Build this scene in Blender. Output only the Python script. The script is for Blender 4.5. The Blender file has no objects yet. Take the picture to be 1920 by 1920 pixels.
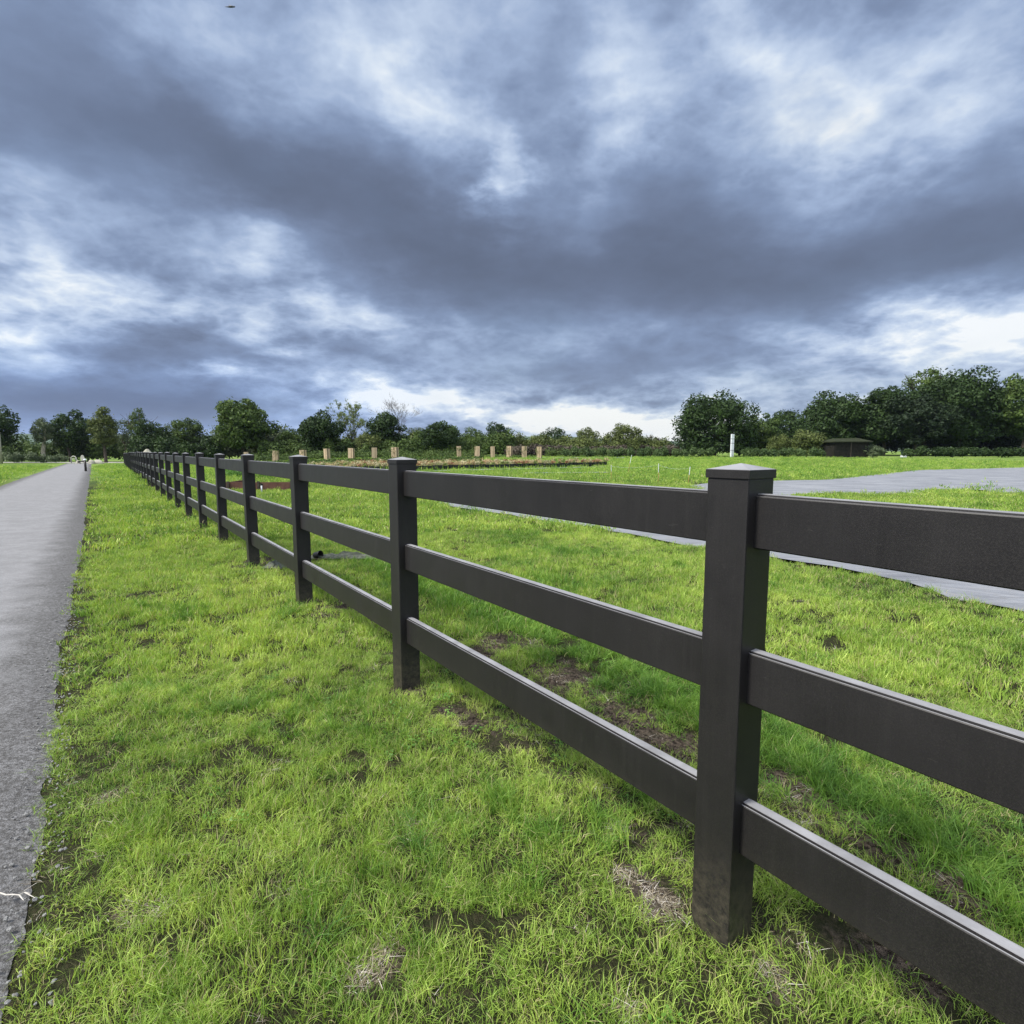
import bpy, math, random
import numpy as np
from mathutils import Vector, Matrix

S = bpy.context.scene
C = S.collection
R = math.radians
rng = np.random.default_rng(11)

# ------------------------------------------------------------------ camera
F, PITCH, H = 1050.4, 0.1082, 1.60          # focal length in 1920ths of the frame, pitch down, eye height
cam_d = bpy.data.cameras.new('camera'); cam = bpy.data.objects.new('camera', cam_d); C.objects.link(cam)
cam.location = (0, 0, H); cam.rotation_euler = (math.pi / 2 - PITCH, 0, 0)
cam_d.sensor_fit = 'HORIZONTAL'; cam_d.sensor_width = 36; cam_d.lens = 36 * F / 1920
cam_d.clip_start = 0.05; cam_d.clip_end = 20000
S.camera = cam
S.render.resolution_x = S.render.resolution_y = 1024

# ------------------------------------------------------------------ colour management
S.view_settings.view_transform = 'Standard'; S.view_settings.look = 'None'
S.view_settings.exposure = 0.25; S.view_settings.gamma = 1; S.view_settings.use_curve_mapping = False
S.cycles.max_bounces = 6; S.cycles.diffuse_bounces = 3; S.cycles.glossy_bounces = 2
S.cycles.transmission_bounces = 3; S.cycles.transparent_max_bounces = 8
S.cycles.sample_clamp_indirect = 6

# ------------------------------------------------------------------ sun
SUN_AZ, SUN_EL = -112.0, 50.0               # azimuth clockwise from the view direction (+Y)
sd = bpy.data.lights.new('sun', 'SUN'); sun = bpy.data.objects.new('sun', sd); C.objects.link(sun)
sd.energy = 5.0; sd.angle = R(11); sd.color = (1.0, 0.955, 0.87)
sv = Vector((math.sin(R(SUN_AZ)) * math.cos(R(SUN_EL)), math.cos(R(SUN_AZ)) * math.cos(R(SUN_EL)), math.sin(R(SUN_EL))))
sun.rotation_euler = sv.to_track_quat('Z', 'Y').to_euler(); sun.location = sv * 60

# ------------------------------------------------------------------ pixel (of the 1920 photo) -> world helpers
def ray(px, py):
    a = (px - 960) / F; b = (960 - py) / F
    return np.array([a, math.cos(PITCH) + b * math.sin(PITCH), -math.sin(PITCH) + b * math.cos(PITCH)])
def azel(px, py):
    r = ray(px, py); r = r / np.linalg.norm(r)
    return math.degrees(math.atan2(r[0], r[1])), math.degrees(math.asin(r[2]))

# ------------------------------------------------------------------ node helpers
class NT:
    def __init__(s, tree): s.t = tree; s.n = tree.nodes; s.l = tree.links
    def put(s, sock, v):
        if isinstance(v, bpy.types.NodeSocket): s.l.new(v, sock)
        elif v is not None: sock.default_value = v
    def node(s, typ, **kw):
        n = s.n.new(typ)
        for k, v in kw.items(): setattr(n, k, v)
        return n
    def m(s, op, a, b=None, c=None, clamp=False):
        n = s.node('ShaderNodeMath', operation=op, use_clamp=clamp)
        for i, v in enumerate((a, b, c)):
            if v is not None: s.put(n.inputs[i], v)
        return n.outputs[0]
    def vm(s, op, a, b=None, sc=None):
        n = s.node('ShaderNodeVectorMath', operation=op); s.put(n.inputs[0], a)
        if b is not None: s.put(n.inputs[1], b)
        if sc is not None: s.put(n.inputs['Scale'], sc)
        return n.outputs[0]
    def sep(s, v): n = s.node('ShaderNodeSeparateXYZ'); s.put(n.inputs[0], v); return n.outputs
    def comb(s, x, y, z):
        n = s.node('ShaderNodeCombineXYZ')
        for i, v in enumerate((x, y, z)): s.put(n.inputs[i], v)
        return n.outputs[0]
    def noise(s, vec, scale, detail=4, rough=0.5, dist=0.0, col=False):
        n = s.node('ShaderNodeTexNoise'); s.put(n.inputs['Vector'], vec); n.inputs['Scale'].default_value = scale
        n.inputs['Detail'].default_value = detail; n.inputs['Roughness'].default_value = rough; n.inputs['Distortion'].default_value = dist
        return n.outputs['Color' if col else 'Fac']
    def ramp(s, v, stops, interp='LINEAR'):
        n = s.node('ShaderNodeValToRGB'); s.put(n.inputs[0], v); e = n.color_ramp.elements; n.color_ramp.interpolation = interp
        while len(e) < len(stops): e.new(0.5)
        for i, (p, c) in enumerate(stops):
            e[i].position = p; e[i].color = (*c, 1) if hasattr(c, '__len__') else (c, c, c, 1)
        return n.outputs[0]
    def mix(s, f, a, b, blend='MIX'):
        n = s.node('ShaderNodeMix', data_type='RGBA', blend_type=blend)
        s.put(n.inputs['Factor'], f)
        for k, v in ((6, a), (7, b)):
            if not isinstance(v, bpy.types.NodeSocket): v = (*v, 1) if len(v) == 3 else v
            s.put(n.inputs[k], v)
        return n.outputs[2]
    def sstep(s, v, a, b):
        n = s.node('ShaderNodeMapRange', interpolation_type='SMOOTHSTEP'); s.put(n.inputs[0], v)
        n.inputs[1].default_value = a; n.inputs[2].default_value = b; return n.outputs[0]
    def attr(s, name, out='Fac'): return s.node('ShaderNodeAttribute', attribute_name=name).outputs[out]
    def bump(s, h, strength=0.3, dist=0.01, normal=None):
        n = s.node('ShaderNodeBump'); s.put(n.inputs['Height'], h); n.inputs['Strength'].default_value = strength
        n.inputs['Distance'].default_value = dist
        if normal is not None: s.put(n.inputs['Normal'], normal)
        return n.outputs[0]

# ------------------------------------------------------------------ world: broken storm clouds over a clear sky
W = bpy.data.worlds.new('World'); S.world = W; W.use_nodes = True
def build_world():
    W.node_tree.nodes.clear(); g = NT(W.node_tree)
    d = g.vm('NORMALIZE', g.node('ShaderNodeTexCoord').outputs['Generated'])
    x, y, z = g.sep(d)
    zc = g.m('MAXIMUM', z, 0.0)
    k = g.m('DIVIDE', 1.0, g.m('ADD', zc, 0.22)); k2 = g.m('DIVIDE', 1.0, g.m('ADD', zc, 0.42))
    plane = g.comb(g.m('MULTIPLY', x, k), g.m('MULTIPLY', y, k), 0.0)          # cloud layer overhead
    az = g.m('MULTIPLY', g.m('ARCTAN2', x, y), 57.2958); el = g.m('MULTIPLY', g.m('ARCSINE', z), 57.2958)
    # warp the big cloud masses with turbulence
    k3 = g.m('DIVIDE', 1.0, g.m('ADD', zc, 0.55))
    plane2 = g.comb(g.m('MULTIPLY', x, k3), g.m('MULTIPLY', y, k3), g.m('MULTIPLY', zc, g.m('MULTIPLY', k3, 2.3)))   # billow space, rounder than the layer
    w1 = g.noise(plane2, 1.6, 5, 0.5, col=True); w1s = g.sep(g.vm('SUBTRACT', w1, (0.5, 0.5, 0.5)))
    w2 = g.noise(plane2, 6.0, 6, 0.6, col=True); w2s = g.sep(g.vm('SUBTRACT', w2, (0.5, 0.5, 0.5)))
    elf = g.m('ADD', 0.22, g.m('MULTIPLY', g.sstep(el, 0, 28), 0.78))
    azw = g.m('ADD', az, g.m('ADD', g.m('MULTIPLY', w1s[0], 16), g.m('MULTIPLY', w2s[0], 9)))
    elw = g.m('ADD', el, g.m('MULTIPLY', g.m('ADD', g.m('MULTIPLY', w1s[1], 13), g.m('MULTIPLY', w2s[1], 8)), elf))
    def blob(px, py, rx, ry, ang, amp):
        a0, e0 = azel(px, py); ca, sa = math.cos(R(ang)), math.sin(R(ang))
        da = g.m('SUBTRACT', azw, a0); de = g.m('SUBTRACT', elw, e0)
        u = g.m('MULTIPLY_ADD', da, ca / rx, g.m('MULTIPLY', de, sa / rx))
        v = g.m('MULTIPLY_ADD', da, -sa / ry, g.m('MULTIPLY', de, ca / ry))
        q = g.m('MULTIPLY_ADD', u, u, g.m('MULTIPLY', v, v))
        return g.m('MULTIPLY', g.m('EXPONENT', g.m('MULTIPLY', q, -1.0)), amp)
    blobs = [  # photo position, half sizes in degrees, tilt in degrees (counter-clockwise), brightness
        (120, 180, 14, 5.0, -14, -.20), (480, 310, 13, 4.6, -22, -.32), (860, 455, 12, 4.4, -16, -.36), (1290, 505, 15, 4.6, 0, -.38),
        (1250, 330, 7, 4.5, -30, -.22), (1700, 500, 12, 3.5, 4, -.24), (1860, 340, 6, 4.5, 0, -.20), (330, 60, 16, 5, -10, .05), (1050, 160, 4, 5, 20, -.12),
        (700, 640, 11, 1.8, 0, -.10), (1150, 690, 20, 2.0, 0, -.17), (90, 745, 14, 2.2, 0, -.26), (300, 650, 6, 2, 0, -.10), (430, 765, 12, 1.5, 0, -.20),
        (1390, 100, 2.6, 4.0, 60, .30), (1620, 220, 8, 2.0, -32, .20), (1190, 190, 4, 5, 40, .22), (790, 180, 6, 2.2, -25, .22), (960, 365, 1.4, 3.2, 25, .34),
        (1120, 290, 2.5, 2.5, 0, .18), (1790, 120, 8, 4, 0, .16), (60, 400, 6, 3, -10, .07), (90, 460, 3, 2.5, -10, .08), (150, 510, 4.5, 1.4, -5, .20), (20, 600, 5, 2.2, 0, .10), (200, 440, 6, 2.0, -20, -.08), (230, 640, 5, 1.5, 0, -.10), (280, 580, 2.6, .8, 0, .26), (80, 560, 6, 2, 0, .08),
        (490, 465, 3, 1.5, -25, .22), (500, 600, 4, 1.6, -10, .22), (600, 640, 3, .8, 0, .12), (680, 560, 6, 1.6, -8, .10), (1810, 630, 7.0, 2.4, -2, .42), (400, 680, 3, .9, 0, .2),
        (1000, 778, 13, 1.4, -2, .46), (1230, 800, 8, 1.6, 0, .42), (740, 740, 3.5, 1.6, 0, .26), (1600, 640, 8, 1.4, 0, .12),
    ]
    V = None
    for b in blobs:
        o = blob(*b); V = o if V is None else g.m('ADD', V, o)
    n1 = g.noise(plane2, 2.6, 6, 0.5, 0.25); n2 = g.noise(g.vm('ADD', plane2, (7.3, 2.1, 0)), 6.5, 7, 0.54, 0.25)
    n3 = g.noise(g.vm('ADD', plane2, (1.3, 9.1, 4)), 12.0, 6, 0.54, 0.1)
    puff = g.m('SUBTRACT', 1.0, g.m('ABSOLUTE', g.m('MULTIPLY_ADD', n3, 4.0, -2.0)))              # cauliflower edges
    fine = g.m('ADD', g.m('MULTIPLY', g.m('SUBTRACT', n1, 0.5), 0.40), g.m('MULTIPLY', g.m('SUBTRACT', n2, 0.5), 0.62))
    fine = g.m('ADD', fine, g.m('MULTIPLY', g.m('SUBTRACT', puff, 0.35), 0.12))
    # smooth inside the dark bellies, ragged where the cloud breaks up
    low = g.sstep(el, 26, 6)
    tex = g.m('ADD', 0.30, g.m('MULTIPLY', g.sstep(V, -0.30, 0.12), g.m('MULTIPLY_ADD', low, 0.75, 1.0)))
    V = g.m('ADD', g.m('ADD', V, 0.51), g.m('MULTIPLY', fine, tex))
    V = g.m('MULTIPLY_ADD', g.m('SUBTRACT', V, .46), 1.08, .45)
    cloud = g.ramp(V, [(0.0, (.090, .112, .168)), (0.20, (.122, .156, .240)), (0.42, (.188, .250, .385)), (0.60, (.300, .385, .555)), (0.78, (.47, .56, .71)), (0.90, (.63, .70, .79)), (1.0, (.80, .83, .85))])
    bluem = g.m('MULTIPLY', g.sstep(el, 12, 2), g.sstep(az, 0, -28))
    cloud = g.mix(g.m('MULTIPLY', bluem, 0.55), cloud, g.mix(1.0, cloud, (.74, .92, 1.20), 'MULTIPLY'))
    warm = g.m('MULTIPLY', g.sstep(el, 10, 1), g.sstep(az, -12, 5))
    cloud = g.mix(g.m('MULTIPLY', warm, 0.5), cloud, g.mix(1.0, cloud, (1.10, 1.04, .88), 'MULTIPLY'))
    # unseen sky overhead and behind the viewer, brightened to light the ground
    back = g.m('MAXIMUM', g.sstep(el, 46, 72), g.m('MULTIPLY', g.sstep(y, -0.05, -0.7), g.sstep(el, 3, 30)))
    cloud = g.mix(g.m('MULTIPLY', back, .75), cloud, (.80, .80, .82)); stren = g.m('MULTIPLY_ADD', back, 1.6, 1.0)
    b1 = g.node('ShaderNodeBackground'); g.put(b1.inputs[0], cloud); g.put(b1.inputs[1], stren)
    sky = g.node('ShaderNodeTexSky', sky_type='NISHITA', sun_disc=False, sun_elevation=R(SUN_EL), sun_rotation=R(SUN_AZ))
    b0 = g.node('ShaderNodeBackground'); g.put(b0.inputs[0], sky.outputs[0]); b0.inputs[1].default_value = 0.08
    cover = g.m('SUBTRACT', 0.97, g.m('MULTIPLY', g.sstep(n1, 0.5, 0.8), 0.2))
    ms = g.node('ShaderNodeMixShader'); g.put(ms.inputs[0], cover); g.l.new(b0.outputs[0], ms.inputs[1]); g.l.new(b1.outputs[0], ms.inputs[2])
    out = g.node('ShaderNodeOutputWorld'); g.l.new(ms.outputs[0], out.inputs[0])
    W.cycles.sampling_method = 'MANUAL'; W.cycles.sample_map_resolution = 512
build_world()

# ------------------------------------------------------------------ numpy noise
def _hash(ix, iy, seed):
    h = (ix.astype(np.int64) * 374761393 + iy.astype(np.int64) * 668265263 + seed * 1442695041) & 0x7fffffff
    h = ((h ^ (h >> 13)) * 1274126177) & 0x7fffffff
    return ((h ^ (h >> 16)) & 0xffff) / 65535.0
def vnoise(x, y, seed=0):
    x = np.asarray(x, float); y = np.asarray(y, float)
    ix = np.floor(x); iy = np.floor(y); fx = x - ix; fy = y - iy
    fx = fx * fx * (3 - 2 * fx); fy = fy * fy * (3 - 2 * fy); ix = ix.astype(int); iy = iy.astype(int)
    a = _hash(ix, iy, seed); b = _hash(ix + 1, iy, seed); c = _hash(ix, iy + 1, seed); d = _hash(ix + 1, iy + 1, seed)
    return (a * (1 - fx) + b * fx) * (1 - fy) + (c * (1 - fx) + d * fx) * fy
def fbm(x, y, seed=0, o=4):
    v = 0; a = 0.5; s = 0
    for i in range(o): v = v + a * vnoise(x, y, seed + i * 17); s += a; a *= .5; x = x * 2.03 + 5.1; y = y * 2.03 + 1.7
    return v / s
def ss(a, b, x):
    t = np.clip((np.asarray(x, float) - a) / (b - a), 0, 1); return t * t * (3 - 2 * t)

# ------------------------------------------------------------------ the lie of the land
FX, FY = 0.707, 1.734                                     # first post in view
FD = np.array([-math.sin(.6271), math.cos(.6271)])         # fence runs this way
FN = np.array([math.cos(.6271), math.sin(.6271)])          # towards the field
def fcoord(x, y):
    dx = np.asarray(x, float) - FX; dy = np.asarray(y, float) - FY
    return dx * FD[0] + dy * FD[1], dx * FN[0] + dy * FN[1]
def land(x, y):
    t, v = fcoord(x, y); side = ss(5, 30, v)
    y = np.asarray(y, float)
    return side * (.62 * ss(42, 78, y) + .42 * ss(78, 140, y)) - (1 - side) * .33 * ss(25, 95, y)
def at_ground(px, py, lift=0.0):
    r = ray(px, py); z = 0.0
    for _ in range(25):
        k = (z - H) / r[2] if r[2] < -1e-4 else 150; p = r * min(k, 200); z = float(land(p[0], p[1]))
    return np.array([p[0], p[1], z + lift])
def at(px, Y, z=None):                                    # on the land, Y metres ahead, in photo column px
    zz = 0.0 if z is None else z
    for _ in range(4):
        X = (px - 960) / F * (Y * math.cos(PITCH) + (H - zz) * math.sin(PITCH))
        if z is None: zz = float(land(X, Y))
    return np.array([X, Y, zz])
def zrow(py, Y): return H + Y * math.tan(math.atan((960 - py) / F) - PITCH)

# path edge (towards the fence), read off the photograph and carried back behind the viewer
pe = np.array([at_ground(*p)[:2] for p in [(30, 1900), (70, 1640), (100, 1440), (118, 1220), (135, 1130), (150, 1050), (160, 980), (165, 930), (169, 895), (172, 868.5)]])
d0 = (pe[2] - pe[0]) / np.linalg.norm(pe[2] - pe[0])
pe = np.vstack([pe[0] - d0 * 14, pe[0] - d0 * 4, pe])
_s = np.concatenate([[0], np.cumsum(np.linalg.norm(np.diff(pe, axis=0), axis=1))])
_q = np.concatenate([np.linspace(0, 13, 30)[:-1], np.linspace(13, 26, 420)[:-1], np.linspace(26, _s[-1], 300)])
pe = np.stack([np.interp(_q, _s, pe[:, 0]), np.interp(_q, _s, pe[:, 1])], 1)
for _ in range(60): pe[1:-1] = (pe[:-2] + pe[1:-1] * 2 + pe[2:]) / 4
PATHW = 3.3
tn = np.gradient(pe, axis=0); tn /= np.linalg.norm(tn, axis=1)[:, None]
pl = pe + np.stack([-tn[:, 1], tn[:, 0]], 1) * PATHW
ps_t, ps_v = fcoord(pe[:, 0], pe[:, 1]); pl_t, pl_v = fcoord(pl[:, 0], pl[:, 1])
def path_dist(x, y):                                       # >0 inside the path, metres from the nearer edge
    t, v = fcoord(x, y)
    e1 = np.interp(t, ps_t, ps_v); e2 = np.interp(t, pl_t, pl_v)
    inside = np.minimum(e1 - v, v - e2)
    return np.where((t > ps_t[0]) & (t < ps_t[-1]), inside, -5.0)

# bare patches (photo position, radius in metres, strength) and lush growth
soil_spots = [(950, 1212, .42, 1), (1050, 1268, .36, .95), (1180, 1345, .36, .9), (1270, 1395, .3, .9), (1160, 1310, .3, .6), (880, 1350, .45, .62), (830, 1275, .35, .6), (1010, 1385, .3, .6),
              (650, 1140, .6, .8), (520, 1055, .9, .9), (620, 1135, .5, .7), (1475, 1470, .22, .9), (1560, 1530, .22, .9), (1660, 1590, .2, .7), (1800, 1680, .22, .6), (1700, 1800, .18, .8), (1600, 1755, .15, .6),
              (1195, 1655, .14, .85), (1240, 1700, .12, .9), (725, 1790, .10, .8), (270, 1710, .10, .7), (445, 1585, .12, .6), (1150, 1480, .2, .6), (1280, 1540, .12, .5), (205, 1500, .1, .6), (900, 1560, .1, .5),
              (1455, 1835, .12, .8), (660, 1540, .1, .5), (180, 1385, .25, .5), (1170, 1885, .08, .6), (400, 1000, 1.0, .5), (1500, 1070, .5, .3), (1880, 1730, .2, .7), (800, 1300, .3, .5), (690, 1420, .2, .35), (770, 1290, .22, .9)]
soil_xy = [(at_ground(a, b)[:2], r, s) for a, b, r, s in soil_spots]
def soil(x, y):
    m = np.zeros(np.shape(x))
    n = fbm(np.asarray(x) * 5, np.asarray(y) * 5, 5)
    for c, r, s in soil_xy:
        q = ((x - c[0]) ** 2 + (y - c[1]) ** 2) / r ** 2
        m = np.maximum(m, s * np.exp(-q))
    t, v = fcoord(x, y)
    strip = np.exp(-((v - .12) / .16) ** 2) * .30 * ss(-3, 0, t) + np.exp(-((v - .12) / .12) ** 2) * .2 + np.exp(-((v - .70 - .22 * ss(-.6, 1, t)) / .13) ** 2) * .30 * ss(-2, -.5, t) * (1 - ss(3, 4.5, t))
    m = np.maximum(m, strip)
    n2 = fbm(np.asarray(x) * 16, np.asarray(y) * 16, 6); return ss(.38, .76, m * .95 + (n - .5) * .75 + (n2 - .5) * .45)
def lush(x, y):
    t, v = fcoord(x, y)
    n = fbm(np.asarray(x) * .9, np.asarray(y) * .9, 31)
    vc = .98 + .38 * ss(-.6, 1.2, t) + .1 * (vnoise(np.asarray(t) * 1.7, 3.3, 8) - .5)
    return np.clip(np.exp(-((v - vc) / .26) ** 2) * 1.15 * (1 - ss(5, 8, t)) + ss(.5, .8, n) * (.22 + .3 * ss(0, 1, v)), 0, 1.3)

# cloth strips laid on the field, outline corners read off the photograph
sheet_outlines = {
    'far': [(1288, 911), (1340, 906), (1460, 902), (1560, 900), (1640, 891), (1720, 882), (1920, 877), (2150, 872), (2150, 940), (1960, 925), (1890, 927), (1840, 920), (1760, 919), (1700, 927), (1640, 929), (1560, 926), (1440, 935), (1330, 925)],
    'near': [(800, 938), (850, 941), (960, 958), (1060, 972), (1180, 992), (1312, 1012), (1400, 1030), (1540, 1049), (1700, 1064), (1745, 1068), (1920, 1085), (2150, 1140), (2150, 1210), (1920, 1150), (1780, 1122), (1700, 1098), (1560, 1066), (1440, 1048), (1310, 1028), (1180, 1004), (1060, 984), (960, 968), (840, 951)],
}
sheets_xy = {k: np.array([at_ground(*p)[:2] for p in v]) for k, v in sheet_outlines.items()}
def in_poly(x, y, P):
    x = np.asarray(x, float); y = np.asarray(y, float); c = np.zeros(x.shape, bool); j = len(P) - 1
    for i in range(len(P)):
        xi, yi = P[i]; xj, yj = P[j]
        c ^= ((yi > y) != (yj > y)) & (x < (xj - xi) * (y - yi) / (yj - yi + 1e-12) + xi); j = i
    return c
def on_sheet(x, y): return in_poly(x, y, sheets_xy['far']) | in_poly(x, y, sheets_xy['near'])

def micro(x, y):
    r = np.hypot(x, y); t, v = fcoord(x, y)
    a = .030 * (1 - ss(8, 30, r)) + .03
    h = (fbm(np.asarray(x) * 1.1, np.asarray(y) * 1.1, 3) - .5) * a * 1.6 + (fbm(np.asarray(x) * 6, np.asarray(y) * 6, 4, 3) - .5) * .022 * (1 - ss(6, 14, r))
    pd = path_dist(x, y)
    h = h * (1 - ss(-.5, -.05, pd)) - .02 * ss(-.12, .05, pd)
    sh = on_sheet(x, y)
    return np.where(sh, h * .15 - .03, h)
def gz(x, y): return land(x, y) + micro(x, y)

# ------------------------------------------------------------------ object helpers
def tag(o, label=None, cat=None, group=None, kind=None):
    for k, v in (('label', label), ('category', cat), ('group', group), ('kind', kind)):
        if v: o[k] = v
    return o
def empty(name, loc=(0, 0, 0), rz=0, **kw):
    o = bpy.data.objects.new(name, None); C.objects.link(o); o.location = loc; o.rotation_euler = (0, 0, rz); o.empty_display_size = .2
    return tag(o, **kw)
def raw_mesh(name, verts, faces, mat=None, smooth=False, attrs=None):
    me = bpy.data.meshes.new(name)
    verts = np.asarray(verts, np.float32).reshape(-1, 3)
    if isinstance(faces, np.ndarray):
        n, k = faces.shape
        me.vertices.add(len(verts)); me.vertices.foreach_set('co', verts.ravel())
        me.loops.add(n * k); me.loops.foreach_set('vertex_index', faces.astype(np.int32).ravel())
        me.polygons.add(n); me.polygons.foreach_set('loop_start', np.arange(0, n * k, k, dtype=np.int32))
        me.update(calc_edges=True); me.validate()
    else:
        me.from_pydata(verts.tolist(), [], faces); me.update()
    if mat is not None: me.materials.append(mat)
    if smooth: me.polygons.foreach_set('use_smooth', np.ones(len(me.polygons), bool))
    for k, (dom, val) in (attrs or {}).items():
        a = me.attributes.new(k, 'FLOAT', dom); a.data.foreach_set('value', np.asarray(val, np.float32).ravel())
    return me
def mobj(name, me, parent=None, loc=None, link=True, **kw):
    o = bpy.data.objects.new(name, me)
    if link: C.objects.link(o)
    if parent is not None: o.parent = parent
    if loc is not None: o.location = loc
    return tag(o, **kw)
class MB:
    """collects shapes into one mesh"""
    def __init__(s): s.v = []; s.f = []
    def add(s, v, f):
        b = len(s.v); s.v += [tuple(map(float, q)) for q in v]; s.f += [tuple(b + i for i in q) for q in f]; return s
    def box(s, c, d, rz=0, tilt=None):
        m = Matrix.Rotation(rz, 3, 'Z')
        if tilt: m = m @ Matrix.Rotation(tilt, 3, 'X')
        v = [Vector(c) + m @ Vector((sx * d[0] / 2, sy * d[1] / 2, sz * d[2] / 2)) for sz in (-1, 1) for sy in (-1, 1) for sx in (-1, 1)]
        return s.add(v, [(0, 2, 3, 1), (4, 5, 7, 6), (0, 1, 5, 4), (2, 6, 7, 3), (0, 4, 6, 2), (1, 3, 7, 5)])
    def tube(s, pts, rad, n=6, cap=True):
        pts = [Vector(p) for p in pts]; vs = []; fs = []
        for i, p in enumerate(pts):
            t = (pts[min(i + 1, len(pts) - 1)] - pts[max(i - 1, 0)]); t = t.normalized() if t.length > 1e-9 else Vector((0, 0, 1))
            a = t.cross(Vector((1, 0, 0)) if abs(t.x) < .8 else Vector((0, 1, 0))).normalized(); b = t.cross(a)
            r = rad[i] if hasattr(rad, '__len__') else rad
            for k in range(n):
                q = 2 * math.pi * k / n; vs.append(p + a * math.cos(q) * r + b * math.sin(q) * r)
        for i in range(len(pts) - 1):
            for k in range(n):
                fs.append((i * n + k, i * n + (k + 1) % n, (i + 1) * n + (k + 1) % n, (i + 1) * n + k))
        if cap: fs.append(tuple(range(n - 1, -1, -1))); fs.append(tuple((len(pts) - 1) * n + k for k in range(n)))
        return s.add(vs, fs)
    def lathe(s, prof, n=12, c=(0, 0, 0)):
        vs = [(c[0] + r * math.cos(2 * math.pi * k / n), c[1] + r * math.sin(2 * math.pi * k / n), c[2] + z) for r, z in prof for k in range(n)]
        fs = [(i * n + k, i * n + (k + 1) % n, (i + 1) * n + (k + 1) % n, (i + 1) * n + k) for i in range(len(prof) - 1) for k in range(n)]
        return s.add(vs, fs)
    def mesh(s, name, mat=None, smooth=False, bevel=0):
        me = raw_mesh(name, s.v, s.f, mat, smooth)
        if bevel:
            import bmesh
            bm = bmesh.new(); bm.from_mesh(me)
            bmesh.ops.bevel(bm, geom=bm.edges[:], offset=bevel, segments=2, profile=.6, affect='EDGES', clamp_overlap=True); bm.to_mesh(me); bm.free()
        return me
    def build(s, name, mat=None, parent=None, smooth=False, bevel=0, **kw): return mobj(name, s.mesh(name, mat, smooth, bevel), parent, **kw)
def ordinal(n):
    w = ['zeroth', 'first', 'second', 'third', 'fourth', 'fifth', 'sixth', 'seventh', 'eighth', 'ninth', 'tenth', 'eleventh', 'twelfth', 'thirteenth', 'fourteenth', 'fifteenth', 'sixteenth', 'seventeenth', 'eighteenth', 'nineteenth']
    return w[n] if n < 20 else '%d%s' % (n, {1: 'st', 2: 'nd', 3: 'rd'}.get(n % 10, 'th'))
def copy_tree(o, parent=None):
    c = o.copy(); C.objects.link(c); c.parent = parent
    for ch in [q for q in o.children]: copy_tree(ch, c)
    return c

def material(name, fn):
    m = bpy.data.materials.new(name); m.use_nodes = True; g = NT(m.node_tree); g.n.clear()
    out = g.node('ShaderNodeOutputMaterial'); p = g.node('ShaderNodeBsdfPrincipled')
    r = fn(g, p); g.l.new(r if r is not None else p.outputs[0], out.inputs[0]); return m
def P(g, p, col=None, rough=None, normal=None, spec=None):
    if col is not None: g.put(p.inputs['Base Color'], (*col, 1) if isinstance(col, tuple) and len(col) == 3 else col)
    if rough is not None: g.put(p.inputs['Roughness'], rough)
    if normal is not None: g.put(p.inputs['Normal'], normal)
    if spec is not None: g.put(p.inputs['Specular IOR Level'], spec)
def pos(g): return g.node('ShaderNodeNewGeometry').outputs['Position']
def objc(g): return g.node('ShaderNodeTexCoord').outputs['Object']

def m_simple(name, a, b, scale=6, rough=.7, bump=.2, bd=.005, spec=.3):
    def fn(g, p):
        c = objc(g); n = g.noise(c, scale, 6, .6)
        P(g, p, g.mix(g.ramp(n, [(.3, 0), (.7, 1)]), a, b), rough, g.bump(g.noise(c, scale * 6, 4, .6), bump, bd), spec)
    return material(name, fn)

# --- vinyl of the fence
def f_vinyl(g, p):
    c = pos(g)
    grain = g.noise(g.vm('MULTIPLY', c, (1, 1, 1)), 260, 3, .7); big = g.noise(c, 5, 5, .6); speck = g.noise(c, 420, 1, .5)
    col = g.mix(g.ramp(big, [(.3, 0), (.75, 1)]), (.0085, .0078, .0082), (.0135, .0124, .0128))
    col = g.mix(g.m('MULTIPLY', g.ramp(grain, [(.45, 0), (.8, 1)]), g.ramp(g.noise(c, 3, 4, .6), [(.3, .2), (.7, 1)])), col, (.034, .031, .029))
    col = g.mix(g.m('MULTIPLY', g.m('GREATER_THAN', speck, .83), .35), col, (.25, .25, .24))
    streak = g.noise(g.vm('MULTIPLY', c, (38, 38, 1.6)), 1.0, 5, .7)
    col = g.mix(g.m('MULTIPLY', g.ramp(streak, [(.50, 0), (.74, 1)]), .12), col, (.045, .042, .040))
    col = g.mix(g.m('MULTIPLY', g.ramp(g.noise(g.vm('MULTIPLY', c, (1, 1, 5)), 14, 4, .75), [(.68, 0), (.71, 1)]), .16), col, (.10, .095, .09))
    rnd = g.node('ShaderNodeObjectInfo').outputs['Random']; col = g.mix(g.m('MULTIPLY', rnd, .09), col, (.040, .037, .037))
    # splashed mud and dust on the lowest hand's breadth
    zz = g.sep(c)[2]
    dust = g.m('MULTIPLY', g.sstep(zz, .42, .0), g.ramp(g.noise(c, 30, 7, .78), [(.38, 0), (.66, 1)]))
    col = g.mix(g.m('MULTIPLY', dust, .65), col, (.10, .085, .06))
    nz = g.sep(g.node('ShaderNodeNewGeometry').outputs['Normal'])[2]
    col = g.mix(g.m('MULTIPLY', g.sstep(nz, .75, .97), g.m('MULTIPLY_ADD', g.ramp(g.noise(c, 9, 5, .6), [(.3, 0), (.7, 1)]), .35, .5)), col, (.33, .33, .345))  # dusty upward faces, paled further in the colour for sky sheen
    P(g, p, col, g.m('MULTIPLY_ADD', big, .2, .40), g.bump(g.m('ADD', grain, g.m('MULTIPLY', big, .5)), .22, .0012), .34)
VINYL = material('dark_vinyl', f_vinyl)

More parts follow.
